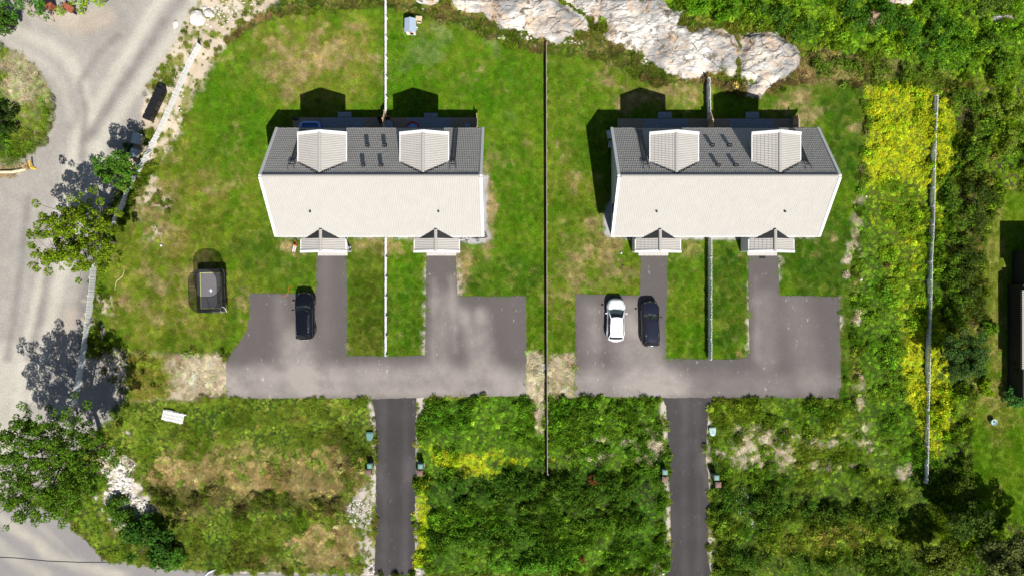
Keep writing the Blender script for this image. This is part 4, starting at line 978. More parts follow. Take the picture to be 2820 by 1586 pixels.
    for s in (-1, 1):
        for yy, zz in ((-2.2, 1.7), (0, 4.8)):
            q = MB(); q.box((s*9.47, yy, zz), (.06, 1.1, 1.2)); f = q.obj('window', M['white'], H)
            q = MB(); q.box((s*9.51, yy, zz), (.03, .94, 1.04)); q.obj('pane', M['glass'], f)
    # box vents on the north slope
    for x0 in (-.8, .8):
        for yy in (3.28, 1.12):
            z = zroof(yy); q = MB()
            q.box((x0, yy, z+.16), (.28, .20, .42)); 
            q.box((x0, yy, z+.40), (.38, .24, .09)); v = q.obj('roof_vent', M['black'], H)
            q = MB(); q.box((x0-.02, yy-.02, z+.455), (.28, .03, .03)); q.obj('vent_lip', M['metal'], v)
            q = MB(); q.beam((x0, yy-.17, zroof(yy-.17)+.085), (x0, yy+.16, zroof(yy+.16)+.085), .42, .03); q.obj('vent_flashing', M['flash'], v)
    for x0 in (-6.0, 5.8):
        z = zroof(2.9); q = MB(); q.lathe((x0, -2.9, z), [(.05, -.1), (.05, .28), (.10, .29), (.09, .36), (.02, .38)], 12); q.obj('pipe_vent', M['black'], H)
    # black roof ladders
    for x0 in (-7.25, 7.25):
        q = MB(); y0, y1 = 5.16, 1.35
        up_ = .17
        for sx in (-.19, .19):
            q.beam((x0+sx, y0, zroof(y0)+up_), (x0+sx, y1, zroof(y1)+up_), .045, .045)
        n = 15
        L = q.obj('roof_ladder', M['blackmetal'], H)
        for k in range(n):
            yy = y0+(y1-y0)*(k+.5)/n
            r_ = MB(); r_.beam((x0-.19, yy, zroof(yy)+up_+.01), (x0+.19, yy, zroof(yy)+up_+.01), .04, .04); r_.obj('rung', M['blackmetal'], L)
        r_ = MB(); yy = 1.2
        r_.beam((x0-.22, yy, zroof(yy)+.34), (x0+.22, yy, zroof(yy)+.34), .10, .03)
        for sx in (-.27, .27):
            r_.beam((x0+sx, yy+.1, zroof(yy)+.02), (x0+sx, yy, zroof(yy)+.33), .04, .04)
            r_.beam((x0+sx, yy, zroof(yy)+.34), (x0+sx*1.05, yy-.5, zroof(yy-.5)+.08), .035, .035)
        r_.obj('chimney_step', M['blackmetal'], L)
        r_ = MB()
        for k in range(4):
            yy = 4.9-k*1.1
            for sx in (-.19, .19): r_.box((x0+sx, yy, zroof(yy)+.09), (.04, .05, .18))
        r_.obj('ladder_bracket', M['blackmetal'], L)
    return H
CX1, CX2 = -12.56, 19.30
H1 = build_house(CX1, 'western grey-roofed semi-detached house, beside the garden with the trampoline')
H2 = build_house(CX2, 'eastern grey-roofed semi-detached house, nearest the yellow flowers and the bare rock')

# ------------------------------------------------------------------ decks behind the houses
def build_deck(cx, x0, x1, mats_, steps, label, screen_x, side, yN):
    y0 = 14.72
    D = empty('timber_deck', (0, 0, 0), 0, label, 'deck')
    fr = MB(); fr.box(((x0+x1)/2, (y0+yN)/2, .12), (x1-x0-.06, yN-y0-.06, .2)); fr.obj('frame', M['bark'], D)
    nb = int(round((yN-y0)/.146)); bw = (yN-y0)/nb
    m = MB(); m.box((0, 0, 0), (1, bw-.010, .028)); bme = m.mesh('deck_board', M['deck']); 
    for k in range(nb):
        xs = [x0, x0+(x1-x0)*random.uniform(.25, .4), x0+(x1-x0)*random.uniform(.6, .75), x1]
        for a, c in zip(xs[:-1], xs[1:]):
            o = link('deck_board', bme, D, ((a+c)/2, y0+(k+.5)*bw, .245+random.uniform(-.002, .002))); o.scale = (c-a-.006, 1, 1)
    for (a, c) in mats_:
        q = MB(); ys = np.linspace(y0+.02, yN-.03, 9)
        for k in range(8): q.box(((a+c)/2, (ys[k]+ys[k+1])/2, .275), (c-a, ys[1]-ys[0]-.015, .03))
        q.obj('grey_boarding', M['deckgrey'], D)
    for (a, c, yt) in steps:
        q = MB()
        for k in range(3): q.box(((a+c)/2, yN+.06+(k+.5)*(yt-yN-.06)/3, .10), (c-a, (yt-yN)/3-.03, .16))
        q.obj('step', M['deckgrey'], D)
    return D
def X0(px, h=.3): return (px-1410)*(CAM_H-h)/F
D1 = build_deck(CX1, X0(807), X0(1316), [(X0(883), X0(1003)), (X0(1120), X0(1241))], [(X0(929), X0(967), 17.45), (X0(1167.5), X0(1205), 17.35)], 'long timber deck behind the western house with pools on it', 0, 0, 16.88)
D2 = build_deck(CX2, X0(1700), X0(2204), [(X0(1774), X0(1895)), (X0(2010), X0(2131))], [(X0(1813), X0(1851), 17.45), (X0(2055), X0(2092), 17.45)], 'long empty timber deck behind the eastern house', 0, 0, 16.78)
def screen(x, y0, y1, label, slope=True, h=1.85):
    S = empty('privacy_screen', (x, y0, .26), 0, label, 'screen')
    n = max(3, int(round((y1-y0)/.30)))
    for k in range(n):
        a = (y1-y0)*k/n; c = (y1-y0)*(k+1)/n
        hh = h if not slope or c < (y1-y0)*.55 else h-(h-.95)*((a+c)/2/(y1-y0)-.5)/.5
        q = MB(); q.box((0, (a+c)/2, hh/2), (.04, c-a-.008, hh)); q.obj('board', M['wood'], S)
    for yy in (0.03, (y1-y0)*.55, y1-y0-.03):
        hh = h if yy < (y1-y0)*.6 else .95
        q = MB(); q.box((-.06, yy, hh/2), (.08, .08, hh+.04)); q.obj('post', M['wood'], S)
screen(X0(1057, 1.5), 15.1, 17.35, 'slanted orange timber screen dividing the deck behind the western house')
screen(X0(1960, 1.5), 15.1, 17.2, 'slanted orange timber screen dividing the deck behind the eastern house')
screen(X0(1313, 1.5), 14.9, 17.0, 'timber end screen at the east end of the deck behind the western house', False, 1.25)
screen(X0(2199, 1.5), 14.9, 16.85, 'timber end screen at the east end of the deck behind the eastern house', False, 1.25)

# ================================================================== FENCES
picket = MB(); picket.box((0, 0, .5), (.122, .026, 1.0)); picket.box((0, 0, 1.005), (.06, .022, .03)); PICK = picket.mesh('picket', M['fence_white'])
def picket_fence(path, label, h=1.0, spacing=.15, post=1.85, maxp=300, w=1.0, side=1, group=None, thick=1.0):
    """path: list of world x, y at the foot of the fence"""
    Fe = empty('picket_fence', (path[0][0], path[0][1], 0), 0, label, 'fence', group)
    base = Vector((path[0][0], path[0][1], 0))
    pts = [Vector((p[0], p[1], 0))-base for p in path]
    seg = [(a, c, (c-a).length) for a, c in zip(pts[:-1], pts[1:])]
    tot = sum(s[2] for s in seg)
    n = int(tot/spacing)
    if n > maxp: n = maxp
    rest = MB()
    def at(d):
        for a, c, L in seg:
            if d <= L or (a, c, L) is seg[-1]: return a+(c-a)*(d/L), (c-a).normalized()
            d -= L
        return pts[-1], (pts[-1]-pts[-2]).normalized()
    for k in range(n):
        p, d = at((k+.5)*tot/n); sd = Vector((-d.y, d.x, 0))*side
        o = link('picket', PICK, Fe, p+sd*.035); o.rotation_euler = (random.gauss(0, .01), random.gauss(0, .012), math.atan2(d.y, d.x)); o.scale = (w, thick, h*random.uniform(.985, 1.015))
    for z in (.28*h, .80*h):
        for a, c, L in seg:
            m = MB(); m.beam(a+Vector((0, 0, z)), c+Vector((0, 0, z)), .04, .08); m.obj('rail', M['fence_white'], Fe)
    pm = MB(); pm.box((0, 0, .5), (.075, .075, 1.0)); pme = pm.mesh('post', M['fence_white'])
    k = 0; npost = max(2, int(round(tot/post))+1)
    for k in range(npost):
        p, d = at(min(tot*k/(npost-1), tot-.001)); sd = Vector((-d.y, d.x, 0))*side
        o = link('post', pme, Fe, p-sd*.065); o.rotation_euler = (0, 0, math.atan2(d.y, d.x)); o.scale = (1, 1, h*.99)
    return Fe
lf = [(548, 122), (520, 173), (474, 279), (442, 351), (416, 401), (387, 461), (368, 494), (355, 520), (337, 560), (311, 614), (283, 675), (256, 734), (251, 800), (245, 849), (234, 932), (220, 1015), (209, 1078), (202, 1114)]
picket_fence([P(x, y, .55) for x, y in lf], 'long curving white picket fence between the gravel road and the garden', h=1.0, spacing=.15, maxp=298)
def vfence(px, pya, pyb, label, h, hm=.5, px2=None, **kw):
    a = P(px, pya, hm); c = P(px2 or px, pyb, hm)
    n = int(abs(c[1]-a[1])/.15); return picket_fence([a, c], label, h=h, maxp=n, **kw)
vfence(1063, -6, 323, 'straight white picket fence splitting the back garden of the western house', 1.0, side=-1)
vfence(1063, 656, 979, 'short white picket fence on the grass between the two front paths of the western house', 1.0, side=-1)
vfence(1949, 219, 331, 'short white picket fence behind the eastern house running up to the rock', 1.25, .6, 1952, side=1, thick=2.6, w=.8)
vfence(1954, 655, 989, 'white picket fence on the grass between the two front paths of the eastern house', 1.25, .6, side=1, thick=2.6, w=.8)
rf = [(2584, 262), (2580, 352), (2576, 455), (2575, 520), (2574, 600), (2568, 714), (2566, 828), (2563, 980), (2559, 1131), (2558, 1230), (2555, 1331)]
picket_fence([P(x, y, .9) for x, y in rf], 'long white picket fence rising out of the yellow flowers at the east edge', h=.85, spacing=.15, maxp=299, side=1, thick=2.2, w=.8)
# low weathered board fence between the two plots
MF = empty('board_fence', (0, 0, 0), 0, 'long low weathered pinkish board fence between the two house plots', 'fence')
xa, ya = P(1504.5, 118, .8); xb, yb = P(1507.5, 1306, .8)
npan = 24
pm = MB(); pm.box((0, 0, .42), (.11, .11, .90)); pme = pm.mesh('post', M['fence_weathered'])
for k in range(npan):
    t0, t1 = k/npan, (k+1)/npan
    A0 = Vector((xa+(xb-xa)*t0, ya+(yb-ya)*t0, 0)); A1 = Vector((xa+(xb-xa)*t1, ya+(yb-ya)*t1, 0))
    for z in (.12, .33, .54, .75):
        m = MB(); m.beam(A0+Vector((.0, -.01, z)), A1+Vector((0, .01, z)), .026, .195); m.obj('board', M['fence_weathered'], MF)
    m = MB(); m.beam(A0+Vector((.0, -.01, .865)), A1+Vector((0, .01, .865)), .060, .028); m.obj('cap_board', M['fence_weathered'], MF)
    link('post', pme, MF, A0+Vector((.075, 0, 0)))
link('post', pme, MF, A1+Vector((.075, 0, 0)))

# ================================================================== CARS
def build_car(loc, rz, L, W, Hh, paint, label, kind, hood=.30, rear=.0, rails=False, rearplate=True, cab=None):
    """nose towards +y; cab: y of windscreen foot, roof front, roof rear, rear window foot as shares of L from the rear"""
    C = empty('parked_car', (loc[0], loc[1], .035), rz, label, 'car')
    yw, yrf, yrr, yb = [L*(t-.5) for t in cab]
    ns = 34; W2 = W/2
    ts = [math.sin((-.5+k/(ns-1))*math.pi) for k in range(ns)]       # denser near the ends
    belt = .64*Hh; sec = []
    for t in ts:
        y = t*L/2
        wf = (1-abs(t)**(7.0 if t > 0 else 10))**.42 if abs(t) < 1 else 0
        wf = max(wf, .10)
        waist = 1-.03*math.exp(-((t-.05)/.35)**2)
        w = W2*wf*waist
        if y > yw:
            u = (y-yw)/(L/2-yw); zt = belt+.02-(belt*.20)*u**1.8
            if u > .86: zt -= (u-.86)/.14*.16*1.2
        elif y < yb:
            u = (yb-y)/(L/2+yb+1e-6); zt = belt+.06-.30*max(0, u)**3
        else: zt = belt+.02
        zb = .22+(.16 if abs(t) > .9 else 0)*((abs(t)-.9)/.1 if abs(t) > .9 else 0)
        sec.append((y, w, zt, zb))
    prof = [(.90, 0.0), (.985, .18), (1.0, .42), (.985, .66), (.95, .86), (.86, .965), (.6, .995), (.25, 1.01), (0, 1.015)]
    full = [(-a, z) for a, z in prof]+[(a, z) for a, z in prof[::-1][1:]]
    m = MB(); vs = []
    for (y, w, zt, zb) in sec:
        for a, z in full: vs.append((a*w, y, zb+(zt-zb)*z))
    nf = len(full); fs = []
    for i_ in range(ns-1):
        for k in range(nf-1):
            fs.append((i_*nf+k, i_*nf+k+1, (i_+1)*nf+k+1, (i_+1)*nf+k))
        fs.append((i_*nf+nf-1, i_*nf, (i_+1)*nf, (i_+1)*nf+nf-1))
    fs.append(tuple(range(nf))); fs.append(tuple((ns-1)*nf+k for k in range(nf))[::-1])
    m.add(vs, fs); me = m.mesh('body', paint, smooth=True)
    body = link('body', me, C)
    # greenhouse
    wbF, wbR, wrF, wrR = W2*.86, W2*.84, W2*.66, W2*.64
    zb_, zt_ = belt-.02, Hh-.06
    def ringp(yf, yr, wf, wr, z): return [(-wf, yf, z), (wf, yf, z), (wr, yr, z), (-wr, yr, z)]
    lo = ringp(yw, yb, wbF, wbR, zb_); hi = ringp(yrf, yrr, wrF, wrR, zt_)
    # windscreen and rear window curve outwards
    def pane(name, a, b_, c, d, bulge, mat, nn=8, inset=.0):
        q = MB(); vs = []
        for i_ in range(nn+1):
            t = i_/nn; k = 4*t*(1-t)
            p0 = Vector(a).lerp(Vector(b_), t)+Vector(bulge)*k; p1 = Vector(d).lerp(Vector(c), t)+Vector(bulge)*k*.8
            vs += [p0, p1]
        q.add(vs, [(2*i_, 2*i_+2, 2*i_+3, 2*i_+1) for i_ in range(nn)])
        return link(name, q.mesh(name, mat, smooth=True), C)
    pane('windscreen', lo[0], lo[1], hi[1], hi[0], (0, .16, 0), M['carglass'])
    pane('rear_window', lo[3], lo[2], hi[2], hi[3], (0, -.10, 0), M['glass'])
    for s, (a, b_, c, d) in ((-1, (lo[0], lo[3], hi[3], hi[0])), (1, (lo[1], lo[2], hi[2], hi[1]))):
        pane('side_window', a, b_, c, d, (s*.03, 0, 0), M['glass'])
        q = MB()
        q.tube([Vector(a)+Vector((0, .02, 0)), Vector(d)+Vector((0, .02, .0))], .045, 6); q.tube([b_, c], .06, 6)
        mid0 = Vector(a).lerp(Vector(b_), .52); mid1 = Vector(d).lerp(Vector(c), .42)
        q.tube([mid0, mid1], .03, 6); q.tube([d, Vector(d).lerp(Vector(c), .5)+Vector((s*.03, 0, .0)), c], .035, 6)
        q.obj('pillar', paint, C, smooth=True)
    # roof
    nr, nc2 = 10, 9; vs = []
    for i_ in range(nr+1):
        t = i_/nr; y = yrf+(yrr-yrf)*t; w = wrF+(wrR-wrF)*t
        w2 = w+.035
        for k in range(nc2):
            u = -1+2*k/(nc2-1)
            yy = y+(.13*(1-u*u) if i_ == 0 else (-.08*(1-u*u) if i_ == nr else (.13*(1-u*u)*(1-t)-.08*(1-u*u)*t)))
            vs.append((u*w2, yy, zt_+.015+.065*(1-u**4)*(1-(2*t-1)**4*.55)))
    q = MB(); q.add(vs, [(i_*nc2+k, i_*nc2+k+1, (i_+1)*nc2+k+1, (i_+1)*nc2+k) for i_ in range(nr) for k in range(nc2-1)])
    q.obj('roof', paint, C, smooth=True)
    if kind == 'white':
        # roof spoiler over the rear glass
        q = MB(); q.box((0, yrr-.14, zt_+.02), (2*wrR*.98, .24, .04)); q.obj('spoiler', paint, C, bevel=.012)
    # interior: dashboard, seats, steering wheel
    q = MB(); q.prism([(-wbF*.9, yw-.06), (0, yw+.04), (wbF*.9, yw-.06), (wbF*.9, yw-.40), (.2, yw-.44), (.1, yw-.5), (-.1, yw-.5), (-.2, yw-.36), (-.36, yw-.30), (-.52, yw-.36), (-wbF*.9, yw-.40)], belt-.1, belt+.05); q.obj('dashboard', M['dash'], C, bevel=.01)
    q = MB(); q.box((0, (yw+yb)/2, belt+.0), (2*wbF*.97, abs(yw-yb)-.1, .07)); q.obj('cabin_floor', M['black'], C)
    q = MB()
    for sx in (-.36, .36):
        q.box((sx, yw-1.15, belt+.02), (.5, .5, .08)); q.box((sx, yw-1.42, belt+.14), (.48, .14, .34))
    q.box((0, yw-2.15, belt+.1), (1.1, .2, .3))
    q.obj('seats', M['black'], C, bevel=.03)
    q = MB(); q.ring((-.36, yw-.58, belt+.10), .18, .018); q.obj('steering_wheel', M['black'], C)
    # wheels
    q = MB(); q.lathe((0, 0, 0), [(.20, -.10), (.31, -.105), (.335, -.07), (.335, .07), (.31, .105), (.20, .10)], 22)
    tyre = q.mesh('tyre', M['tyre'], smooth=False)
    q = MB(); q.lathe((0, 0, 0), [(.05, .085), (.19, .06), (.225, .098), (.225, -.09)], 18)
    for k in range(5):
        a = 2*math.pi*k/5; q.beam((0, 0, .10), (.21*math.cos(a), .21*math.sin(a), .095), .05, .02)
    rimm = q.mesh('rim', M['rim'])
    for sx in (-1, 1):
        for yy in (L*.305, -L*.285):
            o = link('wheel', tyre, C, (sx*(W2-.085), yy, .335)); o.rotation_euler = (0, R(90)*sx, 0)
            r_ = link('rim', rimm, o)
            # black wheel arch lip
    q = MB()
    for sx in (-1, 1):
        for yy in (L*.305, -L*.285):
            pts = [(sx*(W2-.015), yy+.37*math.cos(a), .335+.37*math.sin(a)) for a in [math.pi*i_/10 for i_ in range(11)]]
            q.tube(pts, .03, 6)
    q.obj('wheel_arch', M['black'] if rails else paint, C)
    # mirrors, lamps, grille, plate, wipers
    for sx in (-1, 1):
        q = MB(); q.box((sx*(W2+.10), yw-.34, belt+.06), (.20, .12, .13), rot=Matrix.Rotation(-sx*.25, 3, 'Z')); q.box((sx*(W2-.02), yw-.30, belt+.02), (.12, .05, .04))
        q.obj('mirror', paint, C, bevel=.02)
        def lamp(name, uv, mat):
            vs = []
            for dz in (.014, -.06):
                for u, y in uv:
                    t = y/(L/2); wf = max((1-abs(t)**(7.0 if t > 0 else 10))**.42, .1); k = int(np.argmin([abs(sc[0]-y) for sc in sec]))
                    zt, zb = sec[k][2], sec[k][3]
                    f = float(np.interp(u, [0, .25, .6, .86, .95, .985, 1.0], [1.015, 1.01, .995, .965, .86, .66, .42]))
                    vs.append((sx*u*W2*wf*1.0, y, zb+(zt-zb)*f+dz))
            n = len(uv); q = MB(); q.add(vs, [tuple(range(n)), tuple(range(n, 2*n))[::-1]]+[(i_, (i_+1) % n, n+(i_+1) % n, n+i_) for i_ in range(n)])
            q.obj(name, mat, C)
        lamp('headlight', [(.62, L/2-.10), (.84, L/2-.16), (.955, L/2-.34), (.965, L/2-.56), (.87, L/2-.46), (.74, L/2-.26)], M['headlight'])
        lamp('tail_light', [(.70, -L/2+.07), (.93, -L/2+.10), (.99, -L/2+.24), (.975, -L/2+.44), (.93, -L/2+.30), (.78, -L/2+.17)], M['redlight'])
    def surf(u, y):
        t = y/(L/2); wf = max((1-abs(t)**(7.0 if t > 0 else 10))**.42, .1); k = int(np.argmin([abs(sc[0]-y) for sc in sec])); zt, zb = sec[k][2], sec[k][3]
        f = float(np.interp(abs(u), [0, .25, .6, .86, .95, .985, 1.0], [1.015, 1.01, .995, .965, .86, .66, .42]))
        return (u*W2*wf, y, zb+(zt-zb)*f+.004)
    q = MB()
    for sx in (-1, 1): q.tube([surf(sx*u_, y_) for u_, y_ in ((.84, yw), (.84, yw+.3), (.83, L/2-.55), (.74, L/2-.30))], .008, 4)
    q.tube([surf(u_, L/2-.16-.10*u_*u_) for u_ in (-.72, -.4, 0, .4, .72)], .008, 4)
    q.tube([surf(u_, yb-.10) for u_ in (-.8, -.4, 0, .4, .8)], .008, 4)
    q.obj('panel_seam', M['black'], C)
    q = MB(); q.box((0, L/2-.05, .52), (.8, .08, .16)); q.obj('grille', M['black'], C)
    q = MB(); q.ring((0, L/2-.06, belt*.79), .05, .012, 'z', 10, 4); q.obj('badge', M['chrome'], C)
    if rearplate:
        q = MB(); q.box((0, -L/2-.005, .62), (.52, .03, .12)); q.obj('number_plate', M['plastic_white'], C)
    q = MB()
    for sx in (-.45, .15): q.beam((sx, yw+.10, belt+.015), (sx+.5, yw+.06, belt+.035), .02, .015)
    q.obj('wiper', M['black'], C)
    if rails:
        for sx in (-1, 1):
            q = MB(); pts = [(sx*(wrF+.0), yrf-.25, zt_+.05), (sx*(wrF+.0), yrf-.4, zt_+.10), (sx*(wrR+.0), (yrf+yrr)/2, zt_+.12), (sx*(wrR-.01), yrr+.25, zt_+.10), (sx*(wrR-.02), yrr+.08, zt_+.05)]
            q.tube(pts, .022, 8); q.obj('roof_rail', M['chrome'], C, smooth=True)
            q = MB(); a, b_, c, d = (lo[0], lo[3], hi[3], hi[0]) if sx < 0 else (lo[1], lo[2], hi[2], hi[1])
            q.tube([Vector(a)+Vector((sx*.03, -.1, 0)), Vector(a).lerp(Vector(b_), .5)+Vector((sx*.05, 0, .0)), Vector(b_)+Vector((sx*.03, .1, 0))], .012, 5)
            q.tube([Vector(d)+Vector((sx*.04, -.1, -.03)), Vector(d).lerp(Vector(c), .5)+Vector((sx*.07, 0, -.03)), Vector(c)+Vector((sx*.04, .15, -.05))], .012, 5)
            q.obj('window_trim', M['chrome'], C)
    q = MB(); q.box((.1, yrr+.25, zt_+.10), (.05, .14, .06), taper=.5); q.obj('aerial', M['black'], C)
    return C
build_car((-20.40, -2.75), R(1.0), 4.72, 1.86, 1.66, M['paint_black'], 'black estate SUV with bright roof rails, parked alone in front of the western house', 'suv', rails=True, cab=(.705, .575, .13, .035))
build_car((10.22, -3.15), R(-1.2), 4.28, 1.78, 1.46, M['paint_white'], 'white hatchback parked beside the dark blue car', 'white', cab=(.735, .545, .175, .06))
build_car((13.62, -3.55), R(1.5), 4.55, 1.82, 1.58, M['paint_navy'], 'dark navy hatchback parked to the right of the white car', 'navy', cab=(.72, .575, .14, .05))
#==PART4==
# ================================================================== ROCK OUTCROPS
def rock(name, poly, label, hmax=1.0, step=.16, seed=0, edge=1.1, tilt=(0, 0), noise=.5, cat='rock'):
    w = np.array([PD(x, y) for x, y in poly]); x0, y0 = w.min(0)-.4; x1, y1 = w.max(0)+.4
    n1 = int((x1-x0)/step)+1; n2 = int((y1-y0)/step)+1
    X, Y = np.meshgrid(x0+np.arange(n1)*step, y0+np.arange(n2)*step)
    sd = poly_sd(X, Y, w)+.12+(fbm(X, Y, .8, 4, seed)-.5)*noise*1.2
    up = sstep(0, edge, sd)
    c = X*.87+Y*.5; d_ = -X*.5+Y*.87
    ridg = 1-np.abs(2*fbm(c, d_*2.6, 1.9, 5, seed+3)-1)
    crack = sstep(.035, .0, np.abs(fbm(c, d_, 2.2, 3, seed+9)-.5))
    terr = fbm(c, d_*1.6, 2.4, 4, seed+21); terr = (np.floor(terr*7)+sstep(.3, 1, terr*7-np.floor(terr*7)))/7
    h = up*(hmax*(.35+.5*fbm(X, Y, 3.5, 2, seed+5)+.75*(terr-.45))+.16*(ridg-.7)+.07*(fbm(X, Y, .5, 3, seed+6)-.5)-.14*crack)
    h += up*((X-X.mean())*tilt[0]+(Y-Y.mean())*tilt[1])
    h = np.where(sd > 0, np.maximum(h, .01)+.01, -.15)
    V = np.stack([X.ravel(), Y.ravel(), h.ravel()], 1)
    i_ = np.arange(n2-1)[:, None]*n1+np.arange(n1-1)[None, :]
    q = np.stack([i_, i_+1, i_+n1+1, i_+n1], -1)
    ok = ((sd[:-1, :-1] > -step*1.5) | (sd[1:, 1:] > -step*1.5)).ravel(); q = q.reshape(-1, 4)[ok]
    u, inv = np.unique(q, return_inverse=True)
    me = mesh_np(name, V[u], inv.reshape(-1, 4), [M['rock']], smooth=False)
    o = link(name, me); props(o, label, cat, 'bare rock along the back of the gardens'); return o
for poly_, lb_, hm_, sd_, kw_ in ROCKS: rock('rock_outcrop', poly_, lb_, hm_, seed=sd_, **kw_)
def stone(px, py, r, label, seed, mat='stone', group='loose stones', flat=.6):
    bm = bmesh.new(); bmesh.ops.create_icosphere(bm, subdivisions=2, radius=1); rr = random.Random(seed)
    ph = [rr.uniform(0, 6) for _ in range(6)]
    for v in bm.verts:
        c = v.co; k = 1+.18*math.sin(2.3*c.x+ph[0])+.16*math.sin(3.1*c.y+ph[1])+.12*math.sin(4*c.z+ph[2])
        v.co = Vector((c.x*k, c.y*k*.8, max(c.z*k*flat, -.1)))*r
    me = bpy.data.meshes.new('stone'); bm.to_mesh(me); bm.free(); me.materials.append(M[mat])
    x, y = P(px, py, r*.4); o = link('stone', me, None, (x, y, r*.08), rr.uniform(0, 3)); props(o, label, 'stone', group); return o
stone(2414, 50, .95, 'brown rounded boulder near the top right corner left of the flat grey rock', 5, 'stone_brown', None)
k = 0
for (x, y, r_, lb) in ((1474, 127, .22, 'small white stone lying on the lawn left of the board fence top'), (1163, 27, .18, 'small cream stone above the playhouse on the lawn edge'), (577, 36, .55, 'bright white boulder beside the gravel road top'), (562, 22, .3, 'dark grey stone behind the bright white boulder'),
                       (482, 68, .38, 'white stone at the right edge of the gravel road'), (540, 52, .8, 'broad flat grey stone slab below the bright white boulder'), (345, 990, .16, 'small white stone at the left end of the stalk covered pad'),
                       (350, 1004, .14, 'tiny pale stone just below the small white stone by the pad'), (303, 1246, .75, 'white block on top of the pale rubble heap under the big tree'), (2372, 770, .15, 'small white stone in the weeds right of the eastern parking area'),
                       (1432, 72, .35, 'pale stone at the foot of the rust-stained outcrop'), (1387, 105, .2, 'small pale stone on the lawn edge below the rust-stained outcrop'), (2386, 542, .12, 'tiny white stone in dry grass right of the eastern house')):
    if r_ > 0: stone(x, y, r_, lb, k+50); k += 1
# loose rubble on the heap, road margin and rock feet (uncountable)
Vs, Fs = [], []; off = 0
base = bmesh.new(); bmesh.ops.create_icosphere(base, subdivisions=1, radius=1); bv = np.array([v.co[:] for v in base.verts]); bf = np.array([[v.index for v in f.verts] for f in base.faces]); base.free()
def rub(cx, cy, rx, ry, n, smin, smax):
    global off
    for _ in range(n):
        a = random.uniform(0, 6.28); q = math.sqrt(random.random()); px, py = cx+rx*q*math.cos(a), cy+ry*q*math.sin(a); x, y = PD(px, py)
        s = random.uniform(smin, smax)*random.uniform(.5, 1); V = bv*np.array([s*random.uniform(.7, 1.3), s*random.uniform(.7, 1.3), s*.6])+rng.normal(0, s*.12, bv.shape)+np.array([x, y, s*.25])
        Vs.append(V); Fs.append(bf+off); off += len(V)
for a in ((300, 1215, 36, 66, 260, .08, .28), (335, 1275, 38, 24, 130, .08, .24), (268, 1165, 20, 26, 60, .06, .2), (545, 40, 60, 30, 120, .05, .14), (600, 20, 70, 30, 120, .04, .12), (440, 250, 24, 60, 90, .04, .10), (290, 940, 20, 50, 80, .04, .1), (1440, 106, 30, 6, 25, .04, .12), (1300, 90, 60, 12, 70, .05, .16), (1890, 215, 30, 24, 50, .06, .22), (1630, 160, 20, 16, 50, .05, .14), (905, 1290, 30, 40, 160, .04, .12), (1660, 1437, 20, 10, 50, .06, .14), (1880, 200, 60, 20, 50, .06, .2), (935, 1430, 8, 14, 40, .06, .16), (1052, 1430, 8, 14, 40, .05, .14)): rub(*a)
props(link('rubble', mesh_np('rubble', np.concatenate(Vs), np.concatenate(Fs), [M['stone']])), 'scattered pale rubble on heaps and along the road and rock margins', 'rubble', kind='stuff')

# ================================================================== TREES AND SHRUBS
def crown_leaves(centres, radii, n, s, seed, up=.45, colpos=None):
    g = np.random.default_rng(seed); Vo = []
    for c, r in zip(centres, radii):
        m = max(14, int(n*6.5*(r/.6)**2)); d = g.normal(size=(m, 3)); d /= np.linalg.norm(d, axis=1)[:, None]
        p = c+d*(r*g.uniform(.35, 1, m)**.5)[:, None]*np.array([1, 1, .75])
        nrm = d*(1-up)+np.array([0, 0, 1])*up+g.normal(size=(m, 3))*.45; nrm /= np.linalg.norm(nrm, axis=1)[:, None]
        u = np.cross(nrm, g.normal(size=(m, 3))); u /= np.linalg.norm(u, axis=1)[:, None]; v = np.cross(nrm, u)
        ss = s*g.uniform(.55, 1.35, m)[:, None]
        V = np.zeros((m, 4, 3)); V[:, 0] = p-u*ss*.55; V[:, 1] = p-v*ss*.36+nrm*ss*.05; V[:, 2] = p+u*ss*.55-nrm*ss*.1; V[:, 3] = p+v*ss*.36+nrm*ss*.05
        Vo.append(V.reshape(-1, 3))
    V = np.concatenate(Vo); return V, np.arange(len(V)).reshape(-1, 4)
